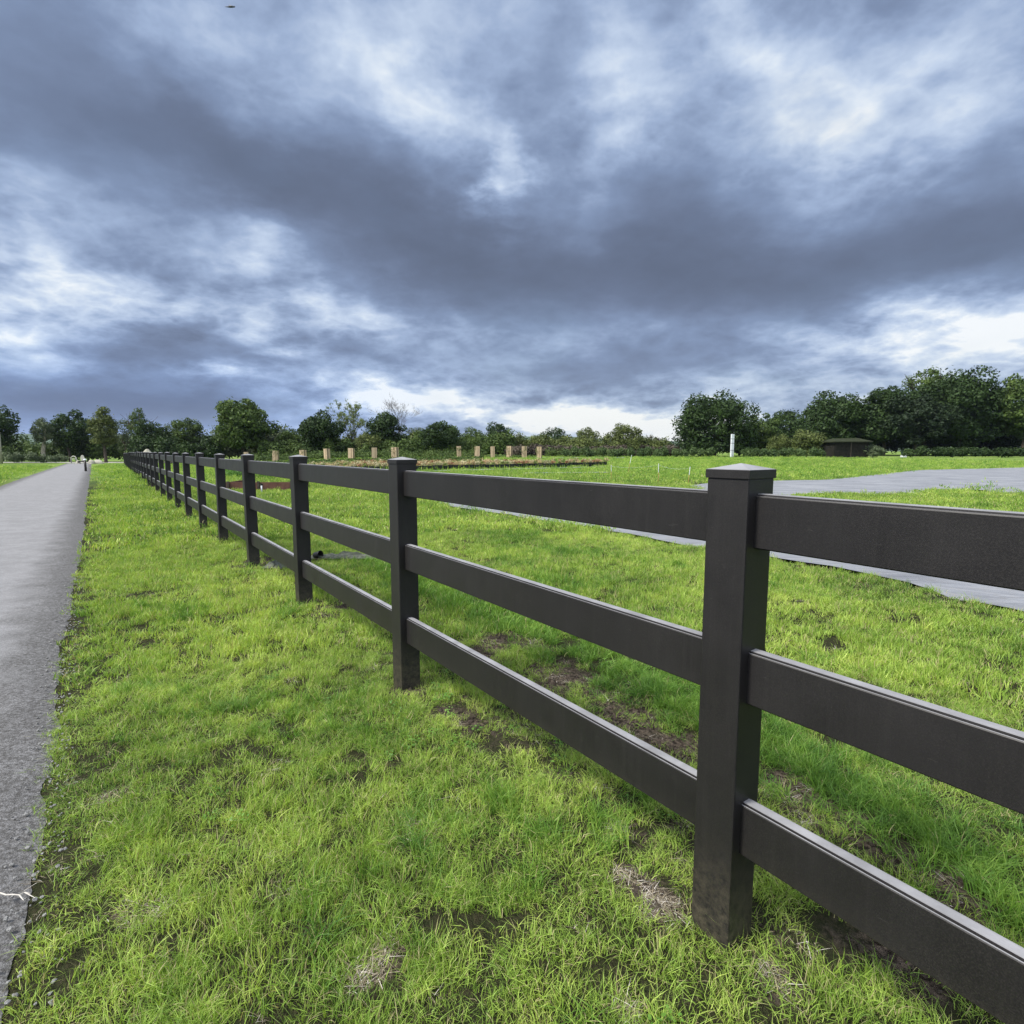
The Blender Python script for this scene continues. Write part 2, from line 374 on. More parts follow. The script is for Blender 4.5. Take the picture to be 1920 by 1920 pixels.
# --- ground
def f_ground(g, p):
    c = pos(g); s = g.attr('soil')
    n1 = g.noise(c, .35, 5, .6); n2 = g.noise(c, 3.5, 6, .65); n3 = g.noise(c, 38, 4, .7)
    soilc = g.mix(g.ramp(n3, [(.40, 0), (.60, 1)]), (.022, .017, .013), (.135, .105, .080))
    soilc = g.mix(g.m('MULTIPLY', g.ramp(g.noise(c, 11, 5, .7), [(.55, 0), (.75, 1)]), .6), soilc, (.20, .165, .115))
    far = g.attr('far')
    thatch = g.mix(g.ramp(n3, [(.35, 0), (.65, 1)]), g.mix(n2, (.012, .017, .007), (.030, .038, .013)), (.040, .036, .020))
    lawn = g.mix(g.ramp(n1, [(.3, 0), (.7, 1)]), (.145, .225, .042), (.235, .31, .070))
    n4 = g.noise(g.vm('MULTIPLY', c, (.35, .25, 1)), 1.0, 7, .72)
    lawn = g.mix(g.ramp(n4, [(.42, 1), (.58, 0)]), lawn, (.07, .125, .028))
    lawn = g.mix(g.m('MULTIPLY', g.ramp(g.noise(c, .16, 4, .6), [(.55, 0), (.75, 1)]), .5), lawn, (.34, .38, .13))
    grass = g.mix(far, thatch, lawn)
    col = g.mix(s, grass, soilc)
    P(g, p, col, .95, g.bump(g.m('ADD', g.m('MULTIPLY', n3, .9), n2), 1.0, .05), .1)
GROUND = material('ground', f_ground)

def f_path(g, p):
    c = pos(g); e = g.attr('edge')
    v = g.node('ShaderNodeTexVoronoi', feature='F1'); g.put(v.inputs['Vector'], c); v.inputs['Scale'].default_value = 140
    v2 = g.node('ShaderNodeTexVoronoi', feature='F1'); g.put(v2.inputs['Vector'], c); v2.inputs['Scale'].default_value = 210
    cell = g.sep(v.outputs['Color'])[0]; fine = g.noise(c, 260, 3, .7); big = g.noise(c, .55, 5, .6); mid = g.noise(c, 7, 6, .7)
    col = g.mix(cell, (.22, .22, .226), (.36, .36, .368))
    col = g.mix(g.ramp(fine, [(.35, .6), (.7, 0)]), col, (.10, .10, .105))
    col = g.mix(g.m('MULTIPLY', g.ramp(v.outputs['Distance'], [(.45, 0), (.8, 1)]), .6), col, (.08, .08, .082))  # gaps between the chips darkened in the colour to stand for shadow
    col = g.mix(g.m('MULTIPLY', g.ramp(big, [(.35, 0), (.7, 1)]), .35), col, (.24, .24, .245))
    col = g.mix(g.m('MULTIPLY', g.ramp(g.noise(c, 2.6, 8, .78), [(.44, 1), (.56, 0)]), .42), col, (.13, .13, .132))
    e2 = g.m('ADD', e, g.m('MULTIPLY', g.m('SUBTRACT', g.noise(c, 2.2, 6, .7), .5), 1.3)); dirt = g.m('MULTIPLY', g.sstep(e2, .15, .8), g.ramp(g.noise(c, 45, 4, .8), [(.36, .25), (.60, 1)]))
    col = g.mix(g.m('MULTIPLY', dirt, .92), col, (.045, .043, .040))
    hgt = g.m('ADD', g.m('MULTIPLY', v.outputs['Distance'], -1.0), g.m('ADD', g.m('MULTIPLY', v2.outputs['Distance'], -.5), g.m('MULTIPLY', mid, 1.4)))
    P(g, p, col, .85, g.bump(hgt, .7, .004), .25)
PATH = material('chip_seal', f_path)

def f_cloth(g, p):
    c = pos(g)
    wr = g.noise(g.vm('MULTIPLY', c, (.14, .55, 1)), 1.5, 6, .68, .9); n = g.noise(c, .5, 5, .6); fine = g.noise(c, 60, 3, .6)
    col = g.mix(g.ramp(n, [(.3, 0), (.7, 1)]), (.165, .175, .195), (.26, .27, .29))
    col = g.mix(g.m('MULTIPLY', g.ramp(g.noise(c, 4, 6, .7), [(.55, 0), (.72, 1)]), .5), col, (.14, .12, .09))
    col = g.mix(g.ramp(wr, [(.40, .35), (.48, 0)]), col, (.20, .21, .23))
    col = g.mix(g.m('MULTIPLY', g.ramp(g.noise(c, 9, 6, .75), [(.40, 1), (.55, 0)]), .45), col, (.19, .19, .20))
    rip = g.noise(g.vm('MULTIPLY', c, (.5, 1.9, 1)), 1.0, 5, .75, .4)
    col = g.mix(g.m('MULTIPLY', g.ramp(rip, [(.40, 1), (.50, 0)]), .5), col, (.12, .125, .14))  # shade of the wrinkles put into the colour as dark ripple lines
    P(g, p, col, .6, g.bump(g.m('ADD', g.m('MULTIPLY', wr, 3), g.m('MULTIPLY', fine, .05)), .7, .10), .22)
CLOTH = material('weed_cloth', f_cloth)

# --- grass blades; 'tint' is a per-blade random number
def blade_mat(name, cols, straw=(.42, .38, .20), straw_amt=.13, tl=.35):
    def fn(g, p):
        c = pos(g); t = g.attr('tint')
        n1 = g.noise(c, .55, 4, .6); n2 = g.noise(c, 5.5, 5, .65)
        v = g.m('ADD', g.m('MULTIPLY', g.ramp(n1, [(.33, 0), (.67, 1)]), .40), g.m('ADD', g.m('MULTIPLY', g.ramp(n2, [(.33, 0), (.67, 1)]), .30), g.m('MULTIPLY', t, .30)))
        col = g.ramp(v, [(0.1, cols[0]), (.5, cols[1]), (.9, cols[2])])
        col = g.mix(g.m('GREATER_THAN', g.m('FRACT', g.m('MULTIPLY', t, 7.31)), 1 - straw_amt), col, straw)
        P(g, p, col, .5, None, .28)
        tr = g.node('ShaderNodeBsdfTranslucent'); g.put(tr.inputs[0], g.mix(1.0, col, (1.25, 1.25, .6), 'MULTIPLY'))
        ms = g.node('ShaderNodeMixShader'); ms.inputs[0].default_value = tl
        g.l.new(p.outputs[0], ms.inputs[1]); g.l.new(tr.outputs[0], ms.inputs[2]); return ms.outputs[0]
    return material(name, fn)
GRASS = blade_mat('grass_blades', [(.050, .122, .028), (.270, .410, .068), (.58, .67, .17)])
LUSH = blade_mat('lush_blades', [(.034, .100, .024), (.135, .265, .040), (.33, .47, .085)], straw_amt=.03)
WEED = blade_mat('weed_leaves', [(.05, .13, .025), (.09, .20, .03), (.15, .28, .04)], straw_amt=.0, tl=.25)
STRAW = blade_mat('dead_grass', [(.15, .12, .08), (.27, .23, .16), (.42, .38, .31)], straw=(.62, .58, .52), straw_amt=.12, tl=.1)

def leaf_mat(name, a, b, tl=.2):
    def fn(g, p):
        t = g.attr('tint'); c = pos(g); n = g.noise(c, .45, 4, .6)
        v = g.m('ADD', g.m('MULTIPLY', t, .36), g.m('MULTIPLY', g.ramp(n, [(.35, 0), (.65, 1)]), .64))
        col = g.mix(v, a, b); P(g, p, col, .6, None, .2)
        tr = g.node('ShaderNodeBsdfTranslucent'); g.put(tr.inputs[0], col)
        ms = g.node('ShaderNodeMixShader'); ms.inputs[0].default_value = tl
        g.l.new(p.outputs[0], ms.inputs[1]); g.l.new(tr.outputs[0], ms.inputs[2]); return ms.outputs[0]
    return material(name, fn)
LEAF = {
    'dark': leaf_mat('dark_leaves', (.010, .025, .008), (.046, .082, .018)),
    'mid': leaf_mat('mid_leaves', (.028, .056, .014), (.105, .155, .034)),
    'olive': leaf_mat('olive_leaves', (.055, .075, .020), (.14, .17, .048)),
    'grey': leaf_mat('grey_leaves', (.048, .072, .036), (.13, .165, .085)),
    'lime': leaf_mat('spring_leaves', (.10, .14, .04), (.21, .26, .08), .3),
    'brown': leaf_mat('brown_leaves', (.050, .040, .033), (.10, .085, .06)),
    'hedge': leaf_mat('hedge_leaves', (.030, .060, .020), (.095, .145, .045)),
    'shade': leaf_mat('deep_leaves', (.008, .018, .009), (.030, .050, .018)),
}
BARK = m_simple('bark', (.035, .028, .022), (.10, .085, .07), 8, .9, .6, .02, .1)
PALEBARK = m_simple('pale_bark', (.18, .17, .13), (.36, .34, .27), 8, .9, .5, .02, .1)
GREYTWIG = m_simple('grey_twigs', (.09, .085, .085), (.16, .15, .15), 8, .9, .3, .01, .1)

# ------------------------------------------------------------------ scatter (for what nobody could count)
def scatter(name, pts, rot, scl, idx, sources, **kw):
    col = bpy.data.collections.new(name + '_kinds')
    for i, s in enumerate(sources): s.name = 'kind_%02d_%s' % (i, name); col.objects.link(s)
    me = bpy.data.meshes.new(name); me.vertices.add(len(pts)); me.vertices.foreach_set('co', np.asarray(pts, np.float32).ravel())
    a = me.attributes.new('rot', 'FLOAT_VECTOR', 'POINT'); a.data.foreach_set('vector', np.asarray(rot, np.float32).ravel())
    a = me.attributes.new('scl', 'FLOAT_VECTOR', 'POINT'); a.data.foreach_set('vector', np.asarray(scl, np.float32).ravel())
    a = me.attributes.new('kid', 'INT', 'POINT'); a.data.foreach_set('value', np.asarray(idx, np.int32).ravel())
    o = bpy.data.objects.new(name, me); C.objects.link(o); tag(o, kind='stuff', **kw)
    ng = bpy.data.node_groups.new(name, 'GeometryNodeTree')
    ng.interface.new_socket('Geometry', in_out='INPUT', socket_type='NodeSocketGeometry'); ng.interface.new_socket('Geometry', in_out='OUTPUT', socket_type='NodeSocketGeometry')
    n = ng.nodes; l = ng.links; gi = n.new('NodeGroupInput'); go = n.new('NodeGroupOutput')
    ci = n.new('GeometryNodeCollectionInfo'); ci.inputs[0].default_value = col; ci.inputs[1].default_value = True; ci.inputs[2].default_value = True
    ip = n.new('GeometryNodeInstanceOnPoints'); ip.inputs['Pick Instance'].default_value = True
    def at_(nm, ty):
        q = n.new('GeometryNodeInputNamedAttribute'); q.data_type = ty; q.inputs[0].default_value = nm; return q.outputs[0]
    er = n.new('FunctionNodeEulerToRotation'); l.new(at_('rot', 'FLOAT_VECTOR'), er.inputs[0])
    l.new(gi.outputs[0], ip.inputs['Points']); l.new(ci.outputs[0], ip.inputs['Instance']); l.new(at_('kid', 'INT'), ip.inputs['Instance Index'])
    l.new(er.outputs[0], ip.inputs['Rotation']); l.new(at_('scl', 'FLOAT_VECTOR'), ip.inputs['Scale'])
    l.new(ip.outputs[0], go.inputs[0])
    md = o.modifiers.new('scatter', 'NODES'); md.node_group = ng
    return o

def grass_clump(name, nb, rad, hgt, wid, mat, seg=3, lean=.5, seed=0, flat=0.0):
    r = np.random.default_rng(seed); nv = seg * 2 + 1
    a = r.uniform(0, 2 * np.pi, nb); q = rad * np.sqrt(r.uniform(0, 1, nb)); x0 = q * np.cos(a); y0 = q * np.sin(a)
    h = hgt * r.uniform(.5, 1.15, nb); w = wid * r.uniform(.6, 1.3, nb)
    da = r.uniform(0, 2 * np.pi, nb); bend = h * lean * r.uniform(.2, 1.6, nb) ; yaw = r.uniform(0, np.pi, nb)
    out = q / (rad + 1e-9) * .35 * h
    V = np.zeros((nb, nv, 3))
    for k in range(seg + 1):
        t = k / seg; zz = h * t * (1 - .38 * t * np.clip(bend / h, 0, 1.3)) * (1 - flat)
        cx = x0 + (np.cos(da) * bend + np.cos(a) * out) * t ** 1.8; cy = y0 + (np.sin(da) * bend + np.sin(a) * out) * t ** 1.8
        ww = w * (1 - t ** 2 * .9) / 2
        if k < seg:
            V[:, 2 * k] = np.stack([cx - np.cos(yaw) * ww, cy - np.sin(yaw) * ww, zz], 1); V[:, 2 * k + 1] = np.stack([cx + np.cos(yaw) * ww, cy + np.sin(yaw) * ww, zz], 1)
        else: V[:, 2 * k] = np.stack([cx, cy, zz], 1)
    V[:, :2, 2] -= .012 * (1 - flat)
    tris = []
    for k in range(seg - 1): tris += [(2 * k, 2 * k + 1, 2 * k + 3), (2 * k, 2 * k + 3, 2 * k + 2)]
    tris.append((2 * seg - 2, 2 * seg - 1, 2 * seg))
    Fc = (np.arange(nb)[:, None, None] * nv + np.array(tris)[None]).reshape(-1, 3)
    tint = np.repeat(r.uniform(0, 1, nb), nv)
    return mobj(name, raw_mesh(name, V.reshape(-1, 3), Fc, mat, True, {'tint': ('POINT', tint)}), link=False)

def wedge(r0, r1, dens, a0=-50, a1=52, seed=0):
    r = np.random.default_rng(seed); A = R(a1 - a0) / 2 * (r1 * r1 - r0 * r0); n = int(A * dens)
    q = np.sqrt(r.uniform(r0 * r0, r1 * r1, n)); a = R(1) * r.uniform(a0, a1, n)
    return q * np.sin(a), q * np.cos(a), r

def build_grass():
    near = [grass_clump('g', 60, .055, .046, .0023, GRASS, 3, .95, s) for s in range(8)]
    lsh = [grass_clump('g', 60, .048, .092, .0030, LUSH, 4, .85, 50 + s) for s in range(5)]
    mid = [grass_clump('g', 46, .085, .060, .0048, GRASS, 2, .7, 20 + s) for s in range(6)]
    mlush = [grass_clump('g', 46, .080, .10, .0055, LUSH, 3, .6, 70 + s) for s in range(4)]
    far = [grass_clump('g', 60, .24, .075, .013, GRASS if s < 5 else LUSH, 2, .6, 30 + s) for s in range(6)]
    vfar = [grass_clump('g', 70, .60, .10, .034, GRASS if s < 3 else LUSH, 1, .5, 40 + s) for s in range(5)]
    def weed_clump(seed):
        r = np.random.default_rng(seed); V = []; Fc = []; T = []
        for i in range(26):
            a = r.uniform(0, 6.283); q = .040 * math.sqrt(r.uniform()); c = np.array([q * math.cos(a), q * math.sin(a), r.uniform(.015, .04)])
            L = r.uniform(.004, .008); d = r.uniform(0, 6.283); u = np.array([math.cos(d), math.sin(d), r.uniform(-.1, .5)]); v = np.array([-math.sin(d), math.cos(d), r.uniform(-.3, .3)])
            b = len(V); t = r.uniform()
            for k in range(6):
                th = k * math.pi / 3; V.append(c + u * L * math.cos(th) + v * L * .75 * math.sin(th)); T.append(t)
            Fc.append(tuple(b + k for k in range(6)))
            V += [c - v * .0006, c + v * .0006, c * np.array([.5, .5, 0])]; T += [t] * 3; Fc.append((b + 6, b + 7, b + 8))
        return mobj('w', raw_mesh('w', V, Fc, WEED, False, {'tint': ('POINT', T)}), link=False)
    weeds = [weed_clump(90 + s) for s in range(4)]
    kinds = near + lsh + mid + mlush + far + vfar + weeds
    o_near, o_lsh, o_mid, o_ml, o_far, o_vf, o_w = 0, 8, 13, 19, 23, 29, 34
    PTS, ROT, SCL, IDX = [], [], [], []
    def emit(r0, r1, dens, base, nk, lb, nl, seed, sc=1.0, weedp=0.0, a0=-56, a1=78):
        x, y, r = wedge(r0, r1, dens, a0, a1, seed)
        pd = path_dist(x, y); so = soil(x, y); lu = lush(x, y); sh = on_sheet(x + (fbm(x * 4, y * 4, 81) - .5) * .9, y + (fbm(x * 4, y * 4, 82) - .5) * .9)
        edge = ss(-.02, -.30, pd)
        patch = fbm(x * 2.2, y * 2.2, 12)
        p = (1 - so * .80) * (.62 + .38 * edge) * (.45 + .55 * ss(.26, .50, patch)) * (.55 + .45 * ss(.3, .5, fbm(x * 7, y * 7, 24)))
        keep = (pd < .02 + .16 * (patch - .5) + [0, 0, -.02, -.22, -.62][seed]) & ~sh & (r.uniform(0, 1, len(x)) < p)
        x, y, pd, so, lu, patch = [q[keep] for q in (x, y, pd, so, lu, patch)]; n = len(x)
        z = gz(x, y)
        isl = (r.uniform(0, 1, n) < lu * .85) if nl else np.zeros(n, bool)
        idx = np.where(isl, lb + r.integers(0, max(nl, 1), n), base + r.integers(0, nk, n))
        if weedp:
            wn = fbm(x * 1.7, y * 1.7, 77); isw = r.uniform(0, 1, n) < weedp * ss(.5, .68, wn); idx = np.where(isw, o_w + r.integers(0, 4, n), idx)
        hs = (.55 + .75 * fbm(x * 1.3 + 9, y * 1.3, 21) + .75 * ss(.5, .8, fbm(x * 5, y * 5, 22)) - .25 * ss(.5, .3, fbm(x * 4, y * 4, 23))) * (1 - .35 * so) * (.6 + .4 * ss(-.05, -.4, pd))
        s = sc * r.uniform(.8, 1.25, n); scl = np.stack([s, s, s * hs], 1)
        # blades lean together in drifts
        wx = (fbm(x * 1.5, y * 1.5, 41) - .5) * .7; wy = (fbm(x * 1.5, y * 1.5, 42) - .5) * .7
        rot = np.stack([wx + r.normal(0, .24, n), wy + r.normal(0, .24, n), r.uniform(0, 6.283, n)], 1)
        PTS.append(np.stack([x, y, z], 1)); ROT.append(rot); SCL.append(scl); IDX.append(idx)
    emit(.55, 4.6, 470, o_near, 8, o_lsh, 5, 1, 1.0, .10, -66, 84)
    emit(4.6, 11, 260, o_mid, 6, o_ml, 4, 2, 1.0, .0, -58, 82)
    emit(11, 28, 48, o_far, 6, 0, 0, 3)
    emit(28, 85, 7.0, o_vf, 5, 0, 0, 4)
    P_, R_, S_, I_ = map(np.concatenate, (PTS, ROT, SCL, IDX))
    print('grass clumps', len(P_))
    scatter('grass', P_, R_, S_, I_, kinds)
    # dead, bleached grass lying on bare spots
    deads = [grass_clump('d', 26, .05, .040, .0024, STRAW, 3, 1.5, 200 + s, flat=.82) for s in range(5)]
    x, y, r = wedge(1.0, 9, 60, -50, 54, 9); so = soil(x, y); n_ = fbm(x * 2.1, y * 2.1, 66)
    keep = (path_dist(x, y) < 0) & (r.uniform(0, 1, len(x)) < .05 + .45 * so + .30 * ss(.55, .70, n_))
    x, y = x[keep], y[keep]
    for px, py, rad, n in [(1235, 1700, .07, 20), (1190, 1650, .06, 10), (715, 1775, .05, 7), (1450, 1832, .045, 8), (272, 1708, .07, 12), (205, 1498, .04, 10), (1180, 1885, .03, 6), (1165, 1555, .05, 8), (790, 1558, .08, 8), (690, 1820, .06, 12), (1500, 1538, .06, 8)]:
        c = at_ground(px, py); a = r.uniform(0, 6.283, n); q = rad * np.sqrt(r.uniform(0, 1, n)) 
        x = np.append(x, c[0] + q * np.cos(a)); y = np.append(y, c[1] + q * np.sin(a))
    n = len(x); s = r.uniform(.5, 1.1, n)
    scatter('dead_grass', np.stack([x, y, gz(x, y) + .008], 1), np.stack([r.normal(0, .15, n), r.normal(0, .15, n), r.uniform(0, 6.283, n)], 1), np.stack([s, s, s], 1), r.integers(0, 5, n), deads)

# ------------------------------------------------------------------ ground and path
def build_ground():
    rr = [0.0]; q = .5
    while q < 3000: rr.append(q); q *= 1.012 if q < 12 else (1.03 if q < 90 else 1.12)
    rr = np.array(rr + [3400.0]); an = np.radians(np.concatenate([np.arange(-60, 62, .5), np.arange(62, 300, 6)])); na = len(an)
    X = rr[1:, None] * np.sin(an)[None]; Y = rr[1:, None] * np.cos(an)[None]
    Z = gz(X, Y); so = soil(X, Y); rad = np.hypot(X, Y)
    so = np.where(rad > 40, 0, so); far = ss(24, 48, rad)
    V = np.concatenate([[[0, 0, 0]], np.stack([X, Y, Z], -1).reshape(-1, 3)])
    nr = len(rr) - 1; i = np.arange(nr - 1)[:, None]; j = np.arange(na)[None]; jn = (j + 1) % na
    a = 1 + i * na + j; b = 1 + i * na + jn; c = 1 + (i + 1) * na + jn; d = 1 + (i + 1) * na + j
    Fq = np.stack([a, d, c, b], -1).reshape(-1, 4)
    fan = np.stack([np.zeros(na, int), 1 + np.arange(na), 1 + (np.arange(na) + 1) % na], 1)
    Fq = np.concatenate([Fq[:, [0, 1, 2]], Fq[:, [0, 2, 3]], fan[:, ::-1]])
    V[0, 2] = V[1:1 + na, 2].mean()
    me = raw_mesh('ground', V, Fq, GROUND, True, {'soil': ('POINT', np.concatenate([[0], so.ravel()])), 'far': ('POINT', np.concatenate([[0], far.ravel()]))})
    mobj('ground', me, kind='structure')
    # path: a crowned strip a little proud of the ground with a crumbling edge
    nw = 25; L = len(pe); rows = []; ed = []
    for k in range(nw):
        f = k / (nw - 1); f = f if 0 < k < nw - 1 else f
        e = pe * (1 - f) + pl * f
        if k in (0, nw - 1):
            j_ = ((fbm(e[:, 0] * 1.2, e[:, 1] * 1.2, 51) - .5) * .12 + (fbm(e[:, 0] * 9, e[:, 1] * 9, 52, 3) - .5) * .06) * (1 if k == 0 else -1)
            nrm = (pe - pl) / PATHW; e = e + nrm * j_[:, None]
        z = land(e[:, 0], e[:, 1]) + .006 + .03 * math.sin(math.pi * f) ** .7 * 1.0 - (.02 if k in (0, nw - 1) else 0)
        rows.append(np.column_stack([e, z])); ed.append(np.full(L, max(0, 1 - min(f, 1 - f) * PATHW / .75)))
    V = np.concatenate(rows); i = np.arange(nw - 1)[:, None]; j = np.arange(L - 1)[None]
    Fq = np.stack([i * L + j, i * L + j + 1, (i + 1) * L + j + 1, (i + 1) * L + j], -1).reshape(-1, 4)
    mobj('path', raw_mesh('path', V, Fq, PATH, True, {'edge': ('POINT', np.concatenate(ed))}), kind='structure')
    # pale gravel lane crossing at the far end of the path
    GR = m_simple('pale_gravel', (.34, .33, .30), (.50, .48, .44), 2, .95, .5, .02, .1)
    y0 = float(pe[-1][1]); v = []; f = []
    xs = np.linspace(-110, -38, 40)
    for x in xs:
        for dy in (-1.6, 5.0):
            yy = y0 + 3.5 + dy + (x + 60) * .02; v.append((x, yy, float(land(x, yy)) + .035))
    for k in range(len(xs) - 1): f.append((2 * k, 2 * k + 2, 2 * k + 3, 2 * k + 1))
    mobj('gravel_lane', raw_mesh('gravel_lane', v, f, GR), kind='structure')
build_ground()

def build_cloths():
    import bmesh
    from mathutils.geometry import delaunay_2d_cdt
    lab = {'far': 'broad wrinkled blue-grey weed cloth covering the field behind the first fence post',
           'near': 'long narrow strip of grey weed cloth laid across the grass beyond the rails'}
    for k, Pg in sheets_xy.items():
        # fray the outline, then fill with a grid
        out = []
        for i in range(len(Pg)):
            a, b = Pg[i], Pg[(i + 1) % len(Pg)]; n = max(2, min(60, int(np.linalg.norm(b - a) / .35)))
            for t in np.arange(n) / n:
                q = a + (b - a) * t; out.append(q + (np.array([vnoise(q[0] * 2, q[1] * 2, 7), vnoise(q[0] * 2, q[1] * 2, 8)]) - .5) * .25)
        out = np.array(out); mn, mx = out.min(0), out.max(0); st = .45 if k == 'near' else .8
        gx, gy = np.meshgrid(np.arange(mn[0], mx[0], st), np.arange(mn[1], mx[1], st)); gx = gx.ravel(); gy = gy.ravel()
        ins = in_poly(gx, gy, out); pts = [Vector(q) for q in out] + [Vector((a, b)) for a, b in zip(gx[ins], gy[ins])]
        n = len(out); vs, es, fs, *_ = delaunay_2d_cdt(pts, [], [list(range(n))], 1, 1e-4)
        V = np.array([(v.x, v.y, 0) for v in vs]); V[:, 2] = land(V[:, 0], V[:, 1]) + .012 + .035 * fbm(V[:, 0] * 1.3, V[:, 1] * 2.2, 60, 3)
        mobj('weed_cloth', raw_mesh('weed_cloth', V, [tuple(f) for f in fs], CLOTH, True), label=lab[k], cat='ground cloth')
build_cloths()

# ------------------------------------------------------------------ the fence
POSTW, CAPW = .139, .1476
def fence_pt(t):
    off = .95 * max(0, (t - 28) / 79) ** 2
    p = np.array([FX, FY]) + FD * t + FN * off; return p
def build_fence():
    root = empty('rail_fence', (FX, FY, 0), 0, label='dark three-rail vinyl fence with square posts running beside the path', cat='fence')
    SP = 2.44; n = 45
    # post
    w = POSTW / 2
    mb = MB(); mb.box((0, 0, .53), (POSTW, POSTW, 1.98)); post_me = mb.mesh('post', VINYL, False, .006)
    c = CAPW / 2; mb = MB()
    zb, zt, za = 1.518, 1.545, 1.5635
    mb.add([(-c, -c, zb), (c, -c, zb), (c, c, zb), (-c, c, zb), (-c, -c, zt), (c, -c, zt), (c, c, zt), (-c, c, zt), (0, 0, za)],
           [(0, 3, 2, 1), (0, 1, 5, 4), (1, 2, 6, 5), (2, 3, 7, 6), (3, 0, 4, 7), (4, 5, 8), (5, 6, 8), (6, 7, 8), (7, 4, 8)])
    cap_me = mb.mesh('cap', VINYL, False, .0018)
    # rail: hollow vinyl profile with a fine groove along each top edge; unit length along +Y, origin at the start
    def rail_me(hh, L):
        t = .055 / 2; g = .0
        prof = [(-t, .004), (-t + .004, 0), (t - .004, 0), (t, .004), (t, hh - .009), (t - .002, hh - .006), (t - .006, hh - .006), (t - .0075, hh - .0095), (t - .0095, hh - .0095), (t - .011, hh - .0015), (t - .014, hh),
                (-t + .014, hh), (-t + .011, hh - .0015), (-t + .0095, hh - .0095), (-t + .0075, hh - .0095), (-t + .006, hh - .006), (-t + .002, hh - .006), (-t, hh - .009)]
        m = len(prof); vs = [(x, yy, z) for yy in (0, L) for x, z in prof]
        fs = [(k, (k + 1) % m, m + (k + 1) % m, m + k) for k in range(m)]
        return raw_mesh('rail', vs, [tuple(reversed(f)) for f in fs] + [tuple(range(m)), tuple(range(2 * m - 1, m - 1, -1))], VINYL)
    rails = [(1.3093, 1.4742), (.8215, .9904), (.3203, .4939)]
    rme = [rail_me(b - a, SP - .04) for a, b in rails]
    rt = root.location
    far = MB()
    for i in range(-1, n):
        p = fence_pt(i * SP); q = fence_pt((i + 1) * SP); d = q - p; yaw = math.atan2(-d[0], d[1])
        z0 = float(land(*p)) - (0.02 if i < 0 else 0); z1 = float(land(*q))
        r_ = np.random.default_rng(500 + i); jz = r_.normal(0, .009) if i > 1 else 0
        po = mobj('post', post_me, root, (p[0] - FX, p[1] - FY, z0 + jz)); po.rotation_euler = (r_.normal(0, .005), r_.normal(0, .005), yaw) if i > 1 else (0, 0, yaw)
        cp = mobj('cap', cap_me, po)
        if i == n - 1: break
        for k, (a, b) in enumerate(rails):
            pitch = math.atan2(z1 - z0, SP)
            st = p + d / np.linalg.norm(d) * .02
            if i < 32:
                ro = mobj('rail', rme[k], root, (st[0] - FX, st[1] - FY, z0 + a)); ro.rotation_euler = (pitch, 0, yaw)
            else:
                c_ = (p + q) / 2 - np.array([FX, FY]); far.box((c_[0], c_[1], (z0 + z1) / 2 + (a + b) / 2), (.055, SP - .02, b - a), yaw, pitch)
    far.build('rail', VINYL, root, kind='stuff')
build_fence()
build_grass()

# ------------------------------------------------------------------ trees and shrubs
def leaves(rg, lobes, n, size, up=.35, shell=.35, flat=1.0, zmin=None):
    """leaf clumps spread through a set of lobes (cx, cy, cz, rx, ry, rz)"""
    L = np.array(lobes); wgt = (L[:, 3] * L[:, 4] * L[:, 5]) ** (2 / 3); k = rg.choice(len(L), n, p=wgt / wgt.sum()); L = L[k]
    d = rg.normal(0, 1, (n, 3)); d /= np.linalg.norm(d, axis=1)[:, None]; d[:, 2] = np.where(d[:, 2] < -.3, d[:, 2] * .75, d[:, 2])
    d[:, 2] += 0; rad = 1 - shell * rg.uniform(0, 1, n) ** 1.3 + rg.normal(0, .07, n); rad = np.where(rg.uniform(0, 1, n) < .10, rad * rg.uniform(1.05, 1.32, n), rad)
    c = L[:, :3] + d * L[:, 3:6] * rad[:, None]
    nm = d * .7 + rg.normal(0, .55, (n, 3)) + np.array([0, 0, up]); nm /= np.linalg.norm(nm, axis=1)[:, None]
    a = np.cross(nm, rg.normal(0, 1, (n, 3))); a /= np.linalg.norm(a, axis=1)[:, None]; b = np.cross(nm, a)
    s = size * rg.uniform(.5, 1.35, n)[:, None]; e = rg.uniform(.35, .8, n)[:, None]
    # each clump: a ragged five-cornered spray
    ang = np.array([0, 1.1, 2.4, 3.6, 5.0]); V = np.zeros((n, 5, 3))
    for i, t in enumerate(ang):
        q = rg.uniform(.45, 1.1, n)[:, None] * s; V[:, i] = c + a * np.cos(t) * q + b * np.sin(t) * q * e + nm * rg.normal(0, .18, n)[:, None] * s
    if zmin is not None: V[:, :, 2] = np.maximum(V[:, :, 2], zmin)
    Fc = np.arange(n * 5).reshape(n, 5); tri = np.concatenate([Fc[:, [0, 1, 2]], Fc[:, [0, 2, 3]], Fc[:, [0, 3, 4]]])
    return V.reshape(-1, 3), tri, np.repeat(rg.uniform(0, 1, n), 5)
